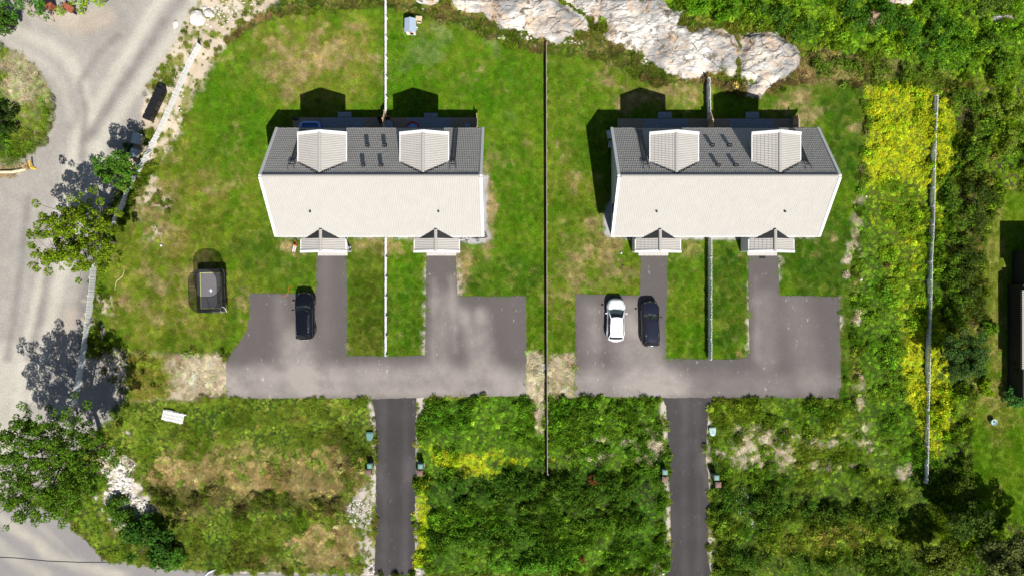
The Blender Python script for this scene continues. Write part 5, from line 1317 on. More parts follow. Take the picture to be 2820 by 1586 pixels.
def tree(name, px, py, hb, label, cat='tree', rx=4.2, ry=4.2, rz=2.0, nlimb=9, nsub=6, leaf=.17, dens=34, col=(.06, .13, .01), seed=1, cr=.62, group=None, trunk=.16, fill=.0):
    """px, py: where the middle of the crown is seen; hb: height of the crown's middle"""
    g = random.Random(seed); x, y = P(px, py, hb)
    T = empty(name, (x, y, 0), 0, label, cat, group)
    wd = MB(); z0 = max(.2, hb-rz*1.0)
    wd.tube([(0, 0, -.1), (.05, .03, z0*.5), (0, 0, z0), (.03, 0, hb+rz*.3)], [trunk, trunk*.85, trunk*.7, trunk*.25], 8)
    cs, rs = [], []
    for i_ in range(nlimb):
        a = 2*math.pi*(i_+g.uniform(-.25, .25))/nlimb; q = g.uniform(.55, .92); ez = g.uniform(-.45, .55)
        e = Vector((rx*q*math.cos(a), ry*q*math.sin(a), hb+rz*ez)); st = Vector((0, 0, z0*g.uniform(.6, 1.05)))
        mid = st.lerp(e, .5)+Vector((g.uniform(-.3, .3), g.uniform(-.3, .3), rz*.25))
        wd.tube([st, mid, e], [trunk*.45, trunk*.28, .02], 5)
        for k in range(nsub):
            t = g.uniform(.35, 1.0); b0 = st.lerp(mid, t*2) if t < .5 else mid.lerp(e, t*2-1)
            sp = rx*.34
            c = b0+Vector((g.gauss(0, sp*.6), g.gauss(0, sp*.6), g.gauss(rz*.15, rz*.25)))
            wd.tube([b0, c], [.028, .012], 4); cs.append(c); rs.append(cr*g.uniform(.55, 1.15))
        for _ in range(3): cs.append(e+Vector((g.gauss(0, cr*.8), g.gauss(0, cr*.8), g.gauss(0, cr*.4)))); rs.append(cr*g.uniform(.5, .95))
        cs.append(e); rs.append(cr*g.uniform(.5, .9))
    for i_ in range(int(fill)):
        a = g.uniform(0, 6.28); q = math.sqrt(g.random())*.85
        cs.append(Vector((rx*q*math.cos(a), ry*q*math.sin(a), hb+rz*(.5*(1-q*q)+g.uniform(-.3, .3))))); rs.append(cr*g.uniform(.6, 1.2))
    wd.obj('trunk', M['bark'], T)
    V, Fq = crown_leaves([np.array(c) for c in cs], rs, dens, leaf, seed)
    o = link('crown', mesh_np('crown', V, Fq, [M['leaf']]), T); o.color = (*col, 1)
    return T
shrub_cache = {}
def shrub(name, px, py, r, label, col=(.06, .12, .012), h=None, kind='leafy', seed=0, group=None, cat='shrub', sx=1, leaf=None):
    h = h or r*1.1; key = (kind, seed % 4)
    if key not in shrub_cache:
        g = random.Random(seed % 4+(17 if kind == 'leafy' else 31)); cs, rs = [], []
        wd = MB()
        n = 26 if kind != 'conifer' else 34
        for i_ in range(n):
            a = g.uniform(0, 6.28); q = math.sqrt(g.random())*.85; zz = .18+.72*math.sqrt(max(0, 1-q*q))*g.uniform(.45, 1)
            c = Vector((q*math.cos(a), q*math.sin(a), zz)); cs.append(np.array(c)); rs.append(.26*g.uniform(.6, 1.2))
            if i_ % 2 == 0: wd.tube([(0, 0, 0), (c.x*.4, c.y*.4, zz*.6), c], [.03, .02, .006], 4)
        V, Fq = crown_leaves(cs, rs, 85 if kind != 'conifer' else 105, .105 if kind == 'leafy' else .075, seed % 4+70)
        shrub_cache[key] = (mesh_np('foliage', V, Fq, [M['leaf']]), wd.mesh('stems', M['bark']))
    x, y = P(px, py, h*.5); S = empty(name, (x, y, 0), random.uniform(0, 6), label, cat, group)
    f, w = shrub_cache[key]
    o = link('foliage', f, S); o.scale = (r*sx, r, h); o.color = (*col, 1)
    o2 = link('stem', w, S); o2.scale = (r*sx, r, h)
    return S
def hedge(name, path, w, h, label, col, seed=0, cat='hedge', leaf=.15, dens=26):
    """band of bushy growth along a line of pixel positions (2576 wide view)"""
    g = random.Random(seed); cs, rs = [], []
    pts = [PD(x, y, h*.6) for x, y in path]; wd = MB()
    for a, c in zip(pts[:-1], pts[1:]):
        L = math.hypot(c[0]-a[0], c[1]-a[1])
        for _ in range(max(2, int(L*w*2.2))):
            t = g.random(); off_ = g.gauss(0, w*.32); nx_, ny_ = -(c[1]-a[1])/L, (c[0]-a[0])/L
            x, y = a[0]+(c[0]-a[0])*t+nx_*off_, a[1]+(c[1]-a[1])*t+ny_*off_
            z = h*g.uniform(.35, 1)*(1-.25*min(1, abs(off_)/w)); cs.append(np.array((x, y, z))); rs.append(.5*g.uniform(.5, 1.2))
            if g.random() < .35: wd.tube([(x, y, 0), (x+g.gauss(0, .1), y, z)], [.03, .012], 4)
    T = empty(name, (pts[0][0], pts[0][1], 0), 0, label, cat)
    V, Fq = crown_leaves(cs, rs, dens, leaf, seed+9); V = V-np.array([pts[0][0], pts[0][1], 0])
    o = link('foliage', mesh_np('foliage', V, Fq, [M['leaf']]), T); o.color = (*col, 1)
    m = wd.mesh('stem', M['bark']); o2 = link('stem', m, T, (-pts[0][0], -pts[0][1], 0))
    return T
YG_, MG, DG, LG = (.15, .20, .012), (.055, .135, .014), (.035, .085, .014), (.16, .27, .012)
tree('maple_tree', 208, 655, 6.2, 'spreading yellow green tree hanging over the gravel road and the fence', rx=4.3, ry=3.4, rz=1.7, nlimb=17, nsub=11, leaf=.18, col=(.17, .27, .010), seed=4, dens=26, cr=.40, fill=30)
tree('broadleaf_tree', 318, 468, 4.4, 'compact mid green tree on the road side of the white fence', rx=2.2, ry=1.75, rz=1.3, nlimb=9, nsub=5, col=(.095, .23, .02), seed=9, dens=30, cr=.36, fill=34)
tree('broadleaf_tree', 130, 1282, 8.4, 'large dark green tree with a wide lacy crown over the bottom left road', rx=6.0, ry=5.4, rz=2.4, nlimb=19, nsub=13, leaf=.16, col=(.095, .20, .012), seed=12, dens=26, cr=.46, trunk=.26, fill=150)
shrub('shrub', 405, 1500, 2.9, 'dark green bush at the bottom left, corner of the wild lot by the road', (0.044, 0.128, 0.013), h=2.2, seed=1)
shrub('shrub', 470, 1535, 1.6, 'bright green leafy bush on the verge right of the dark corner bush', (0.088, 0.230, 0.018), h=1.1, seed=2)
shrub('shrub', 330, 1410, 1.6, 'low green bush between the rubble heap and the bottom left road', (0.075, 0.176, 0.013), h=1.2, seed=0)
shrub('dry_bush', 1634, 1321, .55, 'round orange brown dried bush in the weeds right of the board fence end', (.30, .13, .04), h=.8, kind='conifer', seed=1, cat='dry bush')
shrub('dry_bush', 1604, 1541, .35, 'small reddish brown dried bush near the bottom edge', (.30, .08, .05), h=.5, kind='conifer', seed=2, cat='dry bush')
shrub('dry_bush', 2445, 732, .35, 'small brown dried bush in the weeds right of the eastern house', (.22, .11, .05), h=.5, kind='conifer', seed=3, cat='dry bush')
# right hand belt
tree('pine_tree', 2655, 985, 3.4, 'feathery dark green tree beside the lower yellow flowers', rx=2.1, ry=2.3, rz=1.6, nlimb=12, nsub=6, leaf=.12, col=(.075, .155, .03), seed=21, dens=60, cr=.42, fill=20)
shrub('shrub', 2722, 1066, .95, 'bright lime green shrub standing alone on the neighbour lawn', (0.250, 0.419, 0.011), h=1.1, seed=1)
shrub('shrub', 2800, 1090, 1.35, 'blue green bush at the right edge below the dark house', (0.075, 0.216, 0.041), h=1.5, seed=2)
shrub('shrub', 2812, 1010, .9, 'dark bush in the shade at the south end of the dark house', (0.037, 0.081, 0.011), h=1.9, seed=3)
shrub('shrub', 2725, 905, .9, 'light green bush against the lawn below the pine belt bend', (0.125, 0.270, 0.011), h=1.0, seed=0)
shrub('shrub', 2690, 735, 1.1, 'yellow green loose bush reaching onto the neighbour lawn', (0.175, 0.257, 0.018), h=1.2, seed=1)
shrub('shrub', 2700, 1400, 1.15, 'lime green sapling bush in front of dark shade at the lower right', (0.188, 0.351, 0.011), h=1.8, seed=2)
tree('broadleaf_tree', 2668, 1440, 3.6, 'dark sparse tree left of the lime sapling at the lower right', rx=2.0, ry=1.8, rz=1.4, nlimb=8, nsub=5, col=(.07, .13, .015), seed=33, dens=22, cr=.5)
tree('broadleaf_tree', 2800, 1545, 4.4, 'grey green tree filling the bottom right corner', rx=3.4, ry=2.6, rz=1.8, nlimb=11, nsub=7, col=(.16, .20, .05), seed=35, dens=40, cr=.6, fill=40)
tree('broadleaf_tree', 2590, 1545, 2.8, 'olive green tree at the bottom edge below the end of the east fence', rx=2.2, ry=1.4, rz=1.2, nlimb=8, nsub=5, col=(.13, .18, .02), seed=37, dens=30, cr=.5)
hedge('hedge', [(2400, 480), (2420, 560), (2405, 700), (2412, 820)], 1.6, 1.8, 'belt of olive bushes just east of the fence beside the upper yellow flowers', (0.101, 0.202, 0.013), 3)
hedge('hedge', [(2470, 470), (2450, 600), (2440, 720), (2450, 800)], 1.9, 2.0, 'dark brushwood belt between the fence and the neighbour lawn', (0.061, 0.109, 0.013), 5)
hedge('hedge', [(2420, 1150), (2430, 1260), (2400, 1380), (2470, 1449)], 1.5, 1.3, 'olive bushes below the feathery tree beside the lower east fence', (0.095, 0.155, 0.014), 7)
hedge('hedge', [(2410, 230), (2460, 260), (2470, 340), (2440, 420)], 2.2, 1.9, 'green bushes beyond the top end of the east fence', (0.101, 0.209, 0.013), 11)
hedge('hedge', [(2530, 250), (2560, 330), (2530, 390)], 2.1, 2.2, 'pale yellow green bushes at the right edge above the neighbour lawn', (0.203, 0.295, 0.032), 13)
hedge('hedge', [(1700, 8), (1780, 30), (1860, 40)], 1.8, 1.6, 'vivid green bushes just above the big striped outcrop', (0.121, 0.310, 0.011), 17)
hedge('hedge', [(1900, 20), (2000, 60), (2060, 110)], 2.2, 1.8, 'dark green bushes behind the rounded white rock', (0.074, 0.178, 0.016), 19)
hedge('hedge', [(2130, 10), (2200, 50), (2290, 60), (2350, 120)], 3.0, 2.4, 'thick dark green thicket on the hill top right', (0.061, 0.178, 0.014), 23)
hedge('hedge', [(2330, 20), (2400, 60), (2420, 130), (2340, 160)], 2.6, 2.0, 'bright leafy thicket left of the corner boulders', (0.108, 0.264, 0.013), 29)
hedge('hedge', [(2480, 100), (2540, 150), (2480, 180)], 2.3, 1.8, 'mixed green bushes below the corner boulders', (0.108, 0.232, 0.016), 31)
hedge('hedge', [(2440, 15), (2560, 10)], 1.6, 1.6, 'olive bushes in the very top right corner', (0.121, 0.202, 0.027), 37)
hedge('hedge', [(2050, 170), (2200, 170), (2330, 190)], 1.4, .9, 'low bushy strip just above the upper yellow flowers', (0.115, 0.217, 0.014), 41)
# the unmown lower lots have bushier dark belts
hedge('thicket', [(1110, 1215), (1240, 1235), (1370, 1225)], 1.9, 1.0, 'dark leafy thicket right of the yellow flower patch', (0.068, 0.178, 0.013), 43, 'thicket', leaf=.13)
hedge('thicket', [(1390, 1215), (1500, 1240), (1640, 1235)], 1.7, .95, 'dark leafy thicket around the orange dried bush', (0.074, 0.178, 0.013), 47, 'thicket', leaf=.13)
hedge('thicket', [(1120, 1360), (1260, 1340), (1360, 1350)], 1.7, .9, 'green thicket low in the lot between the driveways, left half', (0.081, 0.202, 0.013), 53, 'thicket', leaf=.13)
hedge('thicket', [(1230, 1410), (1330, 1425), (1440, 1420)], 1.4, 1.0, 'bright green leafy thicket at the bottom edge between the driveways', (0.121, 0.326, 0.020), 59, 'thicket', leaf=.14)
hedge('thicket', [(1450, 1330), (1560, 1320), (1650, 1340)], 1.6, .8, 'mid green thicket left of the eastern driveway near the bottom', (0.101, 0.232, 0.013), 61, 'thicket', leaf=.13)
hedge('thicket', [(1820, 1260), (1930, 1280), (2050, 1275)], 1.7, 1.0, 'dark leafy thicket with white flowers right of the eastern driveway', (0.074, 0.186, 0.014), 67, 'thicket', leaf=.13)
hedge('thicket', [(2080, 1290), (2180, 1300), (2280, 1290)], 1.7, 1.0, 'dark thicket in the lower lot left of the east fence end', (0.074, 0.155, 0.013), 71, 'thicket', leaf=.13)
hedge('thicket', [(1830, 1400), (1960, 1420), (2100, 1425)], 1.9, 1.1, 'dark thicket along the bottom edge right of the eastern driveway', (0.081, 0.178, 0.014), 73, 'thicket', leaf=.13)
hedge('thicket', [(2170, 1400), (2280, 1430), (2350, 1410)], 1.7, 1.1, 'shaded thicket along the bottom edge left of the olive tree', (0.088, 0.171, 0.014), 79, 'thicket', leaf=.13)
# top left
hedge('hedge', [(-20, 20), (60, 10), (120, 14)], 1.9, 2.6, 'dark green tree crowns in the top left corner', (0.074, 0.217, 0.016), 83)
hedge('hedge', [(135, -4), (210, -2), (270, -4)], 1.2, 2.2, 'lime green bushes overhanging the containers at the top left', (0.257, 0.434, 0.009), 89)
shrub('shrub', 12, 62, 1.3, 'dark tree bough at the left edge below the top left corner', (0.062, 0.149, 0.016), h=2.4, seed=2)
shrub('shrub', 0, 330, 1.8, 'dark bush at the left edge of the grass island', (0.037, 0.074, 0.011), h=1.8, seed=3)
# one small dark bush near the compact tree
shrub('shrub', 350, 415, .8, 'small dark bush under the fence above the compact tree', (0.044, 0.108, 0.011), h=.8, seed=1)

# ================================================================== TRAMPOLINE
tx, ty = P(580.5, 800, .85)
T = empty('trampoline', (tx, ty, 0), R(1.5), 'black trampoline with lime green border and net enclosure on the west lawn', 'trampoline')
def loopmesh(out, inn, z, th, name, mat, parent):
    n = len(out); m = MB()
    vs = [(x, y, z) for x, y in out]+[(x, y, z) for x, y in inn]+[(x, y, z-th) for x, y in out]+[(x, y, z-th) for x, y in inn]
    fs = []
    for i_ in range(n):
        j = (i_+1) % n
        fs += [(i_, j, n+j, n+i_), (2*n+i_, 3*n+i_, 3*n+j, 2*n+j), (i_, 2*n+i_, 2*n+j, j), (n+i_, n+j, 3*n+j, 3*n+i_)]
    m.add(vs, fs); return m.obj(name, mat, parent)
loopmesh(rect(0, 0, 2.82, 4.25, .35), rect(0, 0, 2.1, 3.55, .2), .87, .05, 'edge_pad', M['pad'], T)
m = MB(); m.prism(rect(0, 0, 2.25, 3.7, .2), .82, .835); m.obj('jumping_mat', M['mat_dark'], T)
loopmesh(rect(0.02, 0, 2.08, 3.55, .04, 2), rect(.02, 0, 1.96, 3.43, .03, 2), .885, .01, 'border_line', M['lime'], T)
m = MB(); m.ring((0, 0, .845), .09, .03, 'z', 12, 4); m.box((0, 0, .845), (.1, .34, .012)); m.box((0, 0, .845), (.42, .03, .012)); m.obj('centre_mark', M['plastic_white'], T)
m = MB()
for x in (-1.3, 1.3):
    for y in (-1.7, 1.7): m.tube([(x, y-.3, .02), (x, y+.3, .02)], .03); m.tube([(x, y-.3, .02), (x, y-.25, .8)], .025); m.tube([(x, y+.3, .02), (x, y+.25, .8)], .025)
m.tube([(p[0], p[1], .80) for p in rect(0, 0, 2.75, 4.15, .35)+[rect(0, 0, 2.75, 4.15, .35)[0]]], .035); m.obj('frame', M['blackmetal'], T)
# net: wall and curved top ring
ring0 = rect(0, 0, 2.7, 4.1, .5, 6); ring1 = rect(0, -.05, 2.75, 4.15, .9, 6); ring2 = rect(0, -.05, 2.75, 4.1, 1.1, 6)
n = len(ring0); m = MB(); vs = [(x, y, .88) for x, y in ring0]+[(x, y, 1.8) for x, y in ring1]+[(x, y, 2.62) for x, y in ring2]
m.add(vs, [(k*n+i_, k*n+(i_+1) % n, (k+1)*n+(i_+1) % n, (k+1)*n+i_) for k in range(2) for i_ in range(n)]); m.obj('net', M['net'], T)
m = MB(); m.tube([(x, y, 2.62) for x, y in ring2+[ring2[0]]], .022); m.obj('net_ring', M['blackmetal'], T)
for (x, y) in ((-1.36, -1.2), (-1.36, .25), (-1.2, 1.7), (1.36, -1.2), (1.36, .25), (1.2, 1.7), (0, -2.12), (0, 2.08)):
    m = MB(); m.tube([(x*1.03, y*1.02, .3), (x*1.06, y*1.03, 1.5), (x, y*.99, 2.62)], .022); m.obj('pole', M['blackmetal'], T)
m = MB(); m.tube([(.9, -2.2, .0), (.95, -2.12, .85), (1.0, -1.85, 1.25), (1.35, -1.6, 1.35), (1.55, -1.85, 1.2), (1.5, -2.15, .8)], .025); m.obj('white_hoop', M['plastic_white'], T)
m = MB(); m.tube([(.35, -2.25, .05), (.3, -2.1, .9)], .02); m.tube([(.05, -2.25, .05), (.0, -2.1, .9)], .02)
for z in (.25, .5, .75): m.beam((.0, -2.2+z*.12, z), (.35, -2.2+z*.12, z), .06, .02)
m.obj('ladder', M['metal'], T)
x, y = P(641, 814, .02)

# ================================================================== PLAYHOUSE
px_, py_ = P(1133.8, 96, 0)
PH = empty('playhouse', (-9.98, 25.75, 0), R(-1), 'small white wooden playhouse with grey blue gabled roof on the back lawn', 'playhouse')
m = MB(); m.prism_y([(-.45, 0), (.45, 0), (.45, 1.05), (0, 1.30), (-.45, 1.05)], -.62, .55); m.obj('wall', M['white'], PH)
for s in (-1, 1):
    m = MB(); m.add([(0, -.72, 1.36), (0, .66, 1.36), (s*.56, .66, 1.05), (s*.56, -.72, 1.05), (0, -.72, 1.33), (0, .66, 1.33), (s*.56, .66, 1.02), (s*.56, -.72, 1.02)], [(0, 1, 2, 3), (7, 6, 5, 4), (0, 3, 7, 4), (1, 5, 6, 2), (2, 6, 7, 3)]); m.obj('roof', M['greyblue_roof'], PH)
m = MB(); m.beam((0, -.73, 1.375), (0, .67, 1.375), .06, .03); m.obj('ridge_board', M['paleblue'], PH)
m = MB(); m.box((.08, -.63, .48), (.34, .04, .55)); m.obj('window', M['rust'], PH)
m = MB(); m.box((.10, -.65, .44), (.26, .03, .38)); m.obj('window_opening', M['black'], PH)
m = MB(); m.box((-.02, -.63, .98), (.30, .04, .07)); m.obj('window_trim', M['rust'], PH)
TB = empty('play_table', (-9.2, 26.6, 0), R(-4), 'small yellow wooden play table against the east side of the playhouse', 'table')
for k in range(4): m = MB(); m.box((0, .18-k*.12, .52), (.62, .10, .03)); m.obj('board', M['palewood'], TB)
for sx in (-.26, .26):
    for sy in (-.18, .18): m = MB(); m.box((sx, sy, .25), (.05, .05, .5)); m.obj('leg', M['palewood'], TB)
m = MB(); m.box((0, -.34, .28), (.42, .14, .03)); m.obj('bench', M['palewood'], TB)
x, y = P(1147, 78, .3); m = MB(); m.lathe((0, 0, 0), [(.09, 0), (.13, .26), (.14, .27), (.115, .265), (.08, .05)], 14); props(m.obj('bucket', M['plastic_white'], loc=(x, y, 0)), 'small white bucket beside the playhouse wall', 'bucket')

# ================================================================== FENCE PANEL LYING ON THE GRASS
x, y = P(478.5, 1146, .1); PN = empty('fence_panel', (x, y, .26), R(-12), 'white slatted fence panel lying flat in the rough grass', 'fence panel')
for k in range(17):
    m = MB(); ln = 1.0+random.uniform(-.05, .12); m.box((-1.02+k*.128, random.uniform(-.03, .03), 0), (.085, ln, .022)); m.obj('slat', M['white'], PN)
for yy in (-.33, .0, .38):
    m = MB(); m.box((0, yy, .03), (2.15, .10 if yy else .06, .03)); m.obj('rail', M['white'], PN)
m = MB(); m.box((.15, .40, .055), (2.3, .09, .025), rot=Matrix.Rotation(R(1.5), 3, 'Z')); m.obj('rail', M['white'], PN)

# ================================================================== BINS
def wheelie(x, y, rz, label, col='black', w=.50, d=.62, h=1.02, group=None, open_=False, lid=None):
    B_ = empty('wheelie_bin', (x, y, 0), rz, label, 'bin', group)
    m = MB(); m.box((0, 0, h*.47), (w*.82, d*.80, h*.86), taper=1.18, tx=1.18); m.obj('body', M[col], B_, bevel=.015)
    m = MB(); m.box((0, 0, h*.93), (w*1.02, d*1.0, .05)); m.box((0, 0, h*.965), (w*.8, d*.8, .03)); m.box((0, d*.54, h*.92), (w*.8, .06, .05)); m.obj('lid', M[lid or col], B_, bevel=.012)
    for s in (-1, 1):
        q = MB(); q.lathe((0, 0, 0), [(.05, -.03), (.10, -.03), (.10, .03), (.05, .03)], 14); wm = q.obj('wheel', M['black'], B_, loc=(s*w*.42, d*.42, .10)); wm.rotation_euler = (0, R(90), 0)
    m = MB(); m.tube([(-w*.38, d*.60, h*.86), (w*.38, d*.60, h*.86)], .018); m.obj('handle', M[col], B_)
    return B_
a0 = Vector(P(404.5, 322, 1.0)); a1 = Vector(P(437.5, 250, 1.0)); dr = (a1-a0).normalized(); ang = math.atan2(dr.y, dr.x)
names_ = ['southernmost', 'second from the south', 'third from the south', 'third from the north', 'second from the north', 'northernmost']
for k in range(6):
    c = a0.lerp(a1, k/5); wheelie(c.x, c.y, ang, 'black wheelie bin, %s of the row of six beside the gravel road' % names_[k], w=.56, d=.72, h=1.08, group='black wheelie bins in a row beside the gravel road')
x, y = P(103, 14, .9); wheelie(x, y, R(170), 'green wheelie bin half under the bushes at the top left', 'green_plastic')
x, y = P(121, 12, .8); wheelie(x, y, R(168), 'brown wheelie bin next to the green one under the top left bushes', 'brown_dark')
x, y = P(136, 16, .8); wheelie(x, y, R(165), 'dark red bin, rightmost under the top left bushes', 'rust')
# rusty red wheelbarrow
x, y = P(189, 24, .4); WB = empty('wheelbarrow', (x, y, 0), R(-28), 'rust red wheelbarrow parked under lime bushes at the top left', 'wheelbarrow')
m = MB(); m.box((0, 0, .45), (.95, .52, .26), taper=1.25, tx=1.2); m.obj('tray', M['rust'], WB)
for s in (-1, 1):
    m = MB(); m.tube([(-.9, s*.26, .45), (0, s*.2, .30), (.7, s*.05, .2)], .02); m.obj('handle', M['blackmetal'], WB)
    q = MB(); q.lathe((0, 0, 0), [(.08, -.04), (.19, -.04), (.19, .04), (.08, .04)], 14); o = q.obj('wheel', M['tyre'], WB, loc=(.62, s*.16, .19)); o.rotation_euler = (R(90), 0, 0)
# driveway post boxes: green box with lid on a stand, behind it a brown box with a round lid
def station(gx_, gy_, bx_, by_, where, rz=0, tall=1.1):
    x, y = P(gx_, gy_, tall); S = empty('green_bin', (x, y, 0), R(rz), 'green lidded bin standing '+where, 'bin', 'green bins beside the driveways')
    m = MB(); m.box((0, 0, tall*.47), (.44, .46, tall*.9), taper=1.15, tx=1.12); m.obj('body', M['green_plastic'], S, bevel=.015)
    m = MB(); m.box((0, 0, tall*.96), (.54, .54, .06)); m.obj('lid', M['green_plastic'], S, bevel=.02)
    m = MB(); m.box((0, .0, tall+.005), (.40, .40, .03)); m.obj('lid_panel', M['teal_plastic'], S, bevel=.008)
    m = MB(); m.box((.04, -.06, tall+.03), (.05, .22, .02)); m.obj('lid_ridge', M['paleteal'], S)
    m = MB(); m.tube([(-.2, .31, tall*.9), (.2, .31, tall*.9)], .02); m.obj('handle', M['black'], S)
    x, y = P(bx_, by_, .8); S = empty('brown_bin', (x, y, 0), R(rz), 'square brown bin with round lid standing '+where, 'bin', 'brown bins beside the driveways')
    m = MB(); m.box((0, 0, .42), (.48, .50, .80), taper=1.1, tx=1.1); m.obj('body', M['brown_dark'], S, bevel=.015)
    m = MB(); m.box((0, 0, .84), (.56, .56, .05)); m.obj('lid', M['brown_plastic'], S, bevel=.015)
    m = MB(); m.lathe((0, 0, .86), [(.24, 0), (.24, .03), (.17, .045), (.02, .05)], 18); m.ring((0, 0, .90), .20, .018); m.obj('round_cover', M['brown_plastic'], S)
station(1018, 1283, 1014, 1300, 'left of the western driveway', 2)
station(1158, 1284, 1156, 1302, 'right of the western driveway', -2)
station(1832, 1300, 1831, 1319, 'left of the eastern driveway', 0, 1.25)
station(1974, 1315, 1978, 1334, 'right of the eastern driveway', 0, 1.15)
# pale gravel pads under them
for (x0, y0, x1, y1) in ((1004, 1270, 1026, 1312), (1146, 1268, 1170, 1308), (1818, 1290, 1840, 1326), (1956, 1294, 1976, 1344)):
    a = P(x0, y0); c = P(x1, y1); m = MB(); m.prism([(a[0], c[1]), (c[0], c[1]), (c[0], a[1]), (a[0], a[1])], -.1, .012); props(m.obj('gravel_pad', M['edge']), kind='structure')
# teal covers of the pump wells
def well(px, py, mat, label, h=.28, rz=0):
    x, y = P(px, py, h); W_ = empty('well_cover', (x, y, 0), R(rz), label, 'well cover')
    o8 = [(-.30, -.10), (-.34, .10), (-.30, .40), (.30, .40), (.34, .10), (.30, -.10), (.22, -.36), (.0, -.46), (-.22, -.36)]
    m = MB(); m.prism([(a*.92, b_*.92) for a, b_ in o8], 0, h*.8); m.obj('body', M[mat], W_)
    m = MB(); m.prism(o8, h*.8, h); m.prism([(a*.8, b_*.8) for a, b_ in o8], h, h+.03); m.obj('lid', M[mat], W_, bevel=.01)
    for k in range(3):
        m = MB(); m.box((0, .26-k*.22, h+.04), (.42, .05, .02)); m.obj('lid_ridge', M[mat], W_)
well(1018, 1201, 'teal_plastic', 'teal green well cover in the grass left of the western driveway', .35)
well(1963, 1188, 'paleteal', 'pale teal well cover in the grass right of the eastern driveway', .28, 4)
# tarpaulin boxes in the tree shade
def tarpbox(px, py, w, d, h, label, rz):
    x, y = P(px, py, h); B_ = empty('covered_crate', (x, y, 0), R(rz), label, 'crate')
    m = MB(); m.box((0, 0, h*.45), (w*.94, d*.94, h*.9)); m.obj('crate', M['palewood'], B_)
    bm = bmesh.new(); bmesh.ops.create_grid(bm, x_segments=14, y_segments=14, size=.5)
    for v in bm.verts:
        e = max(abs(v.co.x), abs(v.co.y)); nzv = math.sin(v.co.x*21+px)*math.sin(v.co.y*17+py)
        v.co = Vector((v.co.x*w*1.06, v.co.y*d*1.06, h+.03*nzv-(.25*h if e > .46 else 0)))
    me = bpy.data.meshes.new('tarpaulin'); bm.to_mesh(me); bm.free(); me.materials.append(M['tarp']); link('tarpaulin', me, B_)
tarpbox(373, 381, .80, 1.0, .9, 'silvery grey tarpaulin covered crate in the tree shadow beside the fence', -14)
tarpbox(367, 420, .7, .8, .8, 'dark blue grey covered crate in deep shade just above the compact tree', -14)
# yellow barrier and log at the grass island
x, y = P(87, 456, .3); YB = empty('yellow_barrier', (x, y, 0), R(4), 'bright yellow barrier stand at the tip of the grass island', 'barrier')
m = MB(); m.box((0, .15, .55), (.14, .62, .10)); m.obj('arm', M['yellow'], YB); m = MB(); m.box((0, -.1, .28), (.10, .10, .56)); m.obj('post', M['yellow'], YB)
m = MB(); m.beam((-.30, -.18, .05), (.26, -.34, .05), .14, .09); m.obj('foot', M['yellow'], YB)
x0_, y0_ = P(72, 466, .2); m = MB(); m.tube([(x0_, y0_, .17), (x0_-1.4, y0_-.28, .18), (x0_-3.0, y0_-.30, .17)], [.13, .16, .15], 9); props(m.obj('log', M['palewood']), 'long pale log lying left of the yellow barrier', 'log')
# stray branch near the maple
m = MB(); pp = [P(343, 742, .05), P(338, 760, .05), P(320, 775, .06), P(316, 800, .05)]; m.tube([(a, b_, .06) for a, b_ in pp], [.02, .03, .03, .015], 5); props(m.obj('branch', M['palewood']), 'bare pale branch lying on the grass below the yellow green tree', 'branch')
# white ball, small things on the lawns
def ball(px, py, r, mat, label):
    bm = bmesh.new(); bmesh.ops.create_uvsphere(bm, u_segments=14, v_segments=8, radius=r); me = bpy.data.meshes.new('ball'); bm.to_mesh(me); bm.free(); me.materials.append(M[mat])
    me.polygons.foreach_set('use_smooth', np.ones(len(me.polygons), bool)); x, y = P(px, py, r); props(link('ball', me, None, (x, y, r)), label, 'ball')
ball(444, 676, .11, 'plastic_white', 'white ball on the grass between the trampoline and the yellow green tree')
ball(1711, 697, .10, 'plastic_white', 'white ball on the front lawn left of the eastern house path')
ball(1716, 733, .10, 'brown_plastic', 'dark red ball on the front lawn left of the eastern house path')
# doormat
x, y = P(2098.5, 706); m = MB(); m.box((x, y, .05), (.60, .42, .025)); props(m.obj('doormat', M['black']), 'black doormat in front of the right porch of the eastern house', 'doormat')
# orange hose by the western parking
m = MB(); pp = [(779, 813), (783, 818), (788, 814), (792, 808), (796, 800), (794, 792), (800, 788), (806, 790)]; m.tube([(*P(a, b_), .055) for a, b_ in pp], .018, 6); props(m.obj('hose', M['orange']), 'thin orange cable curling over the parking edge beside the black car', 'cable')

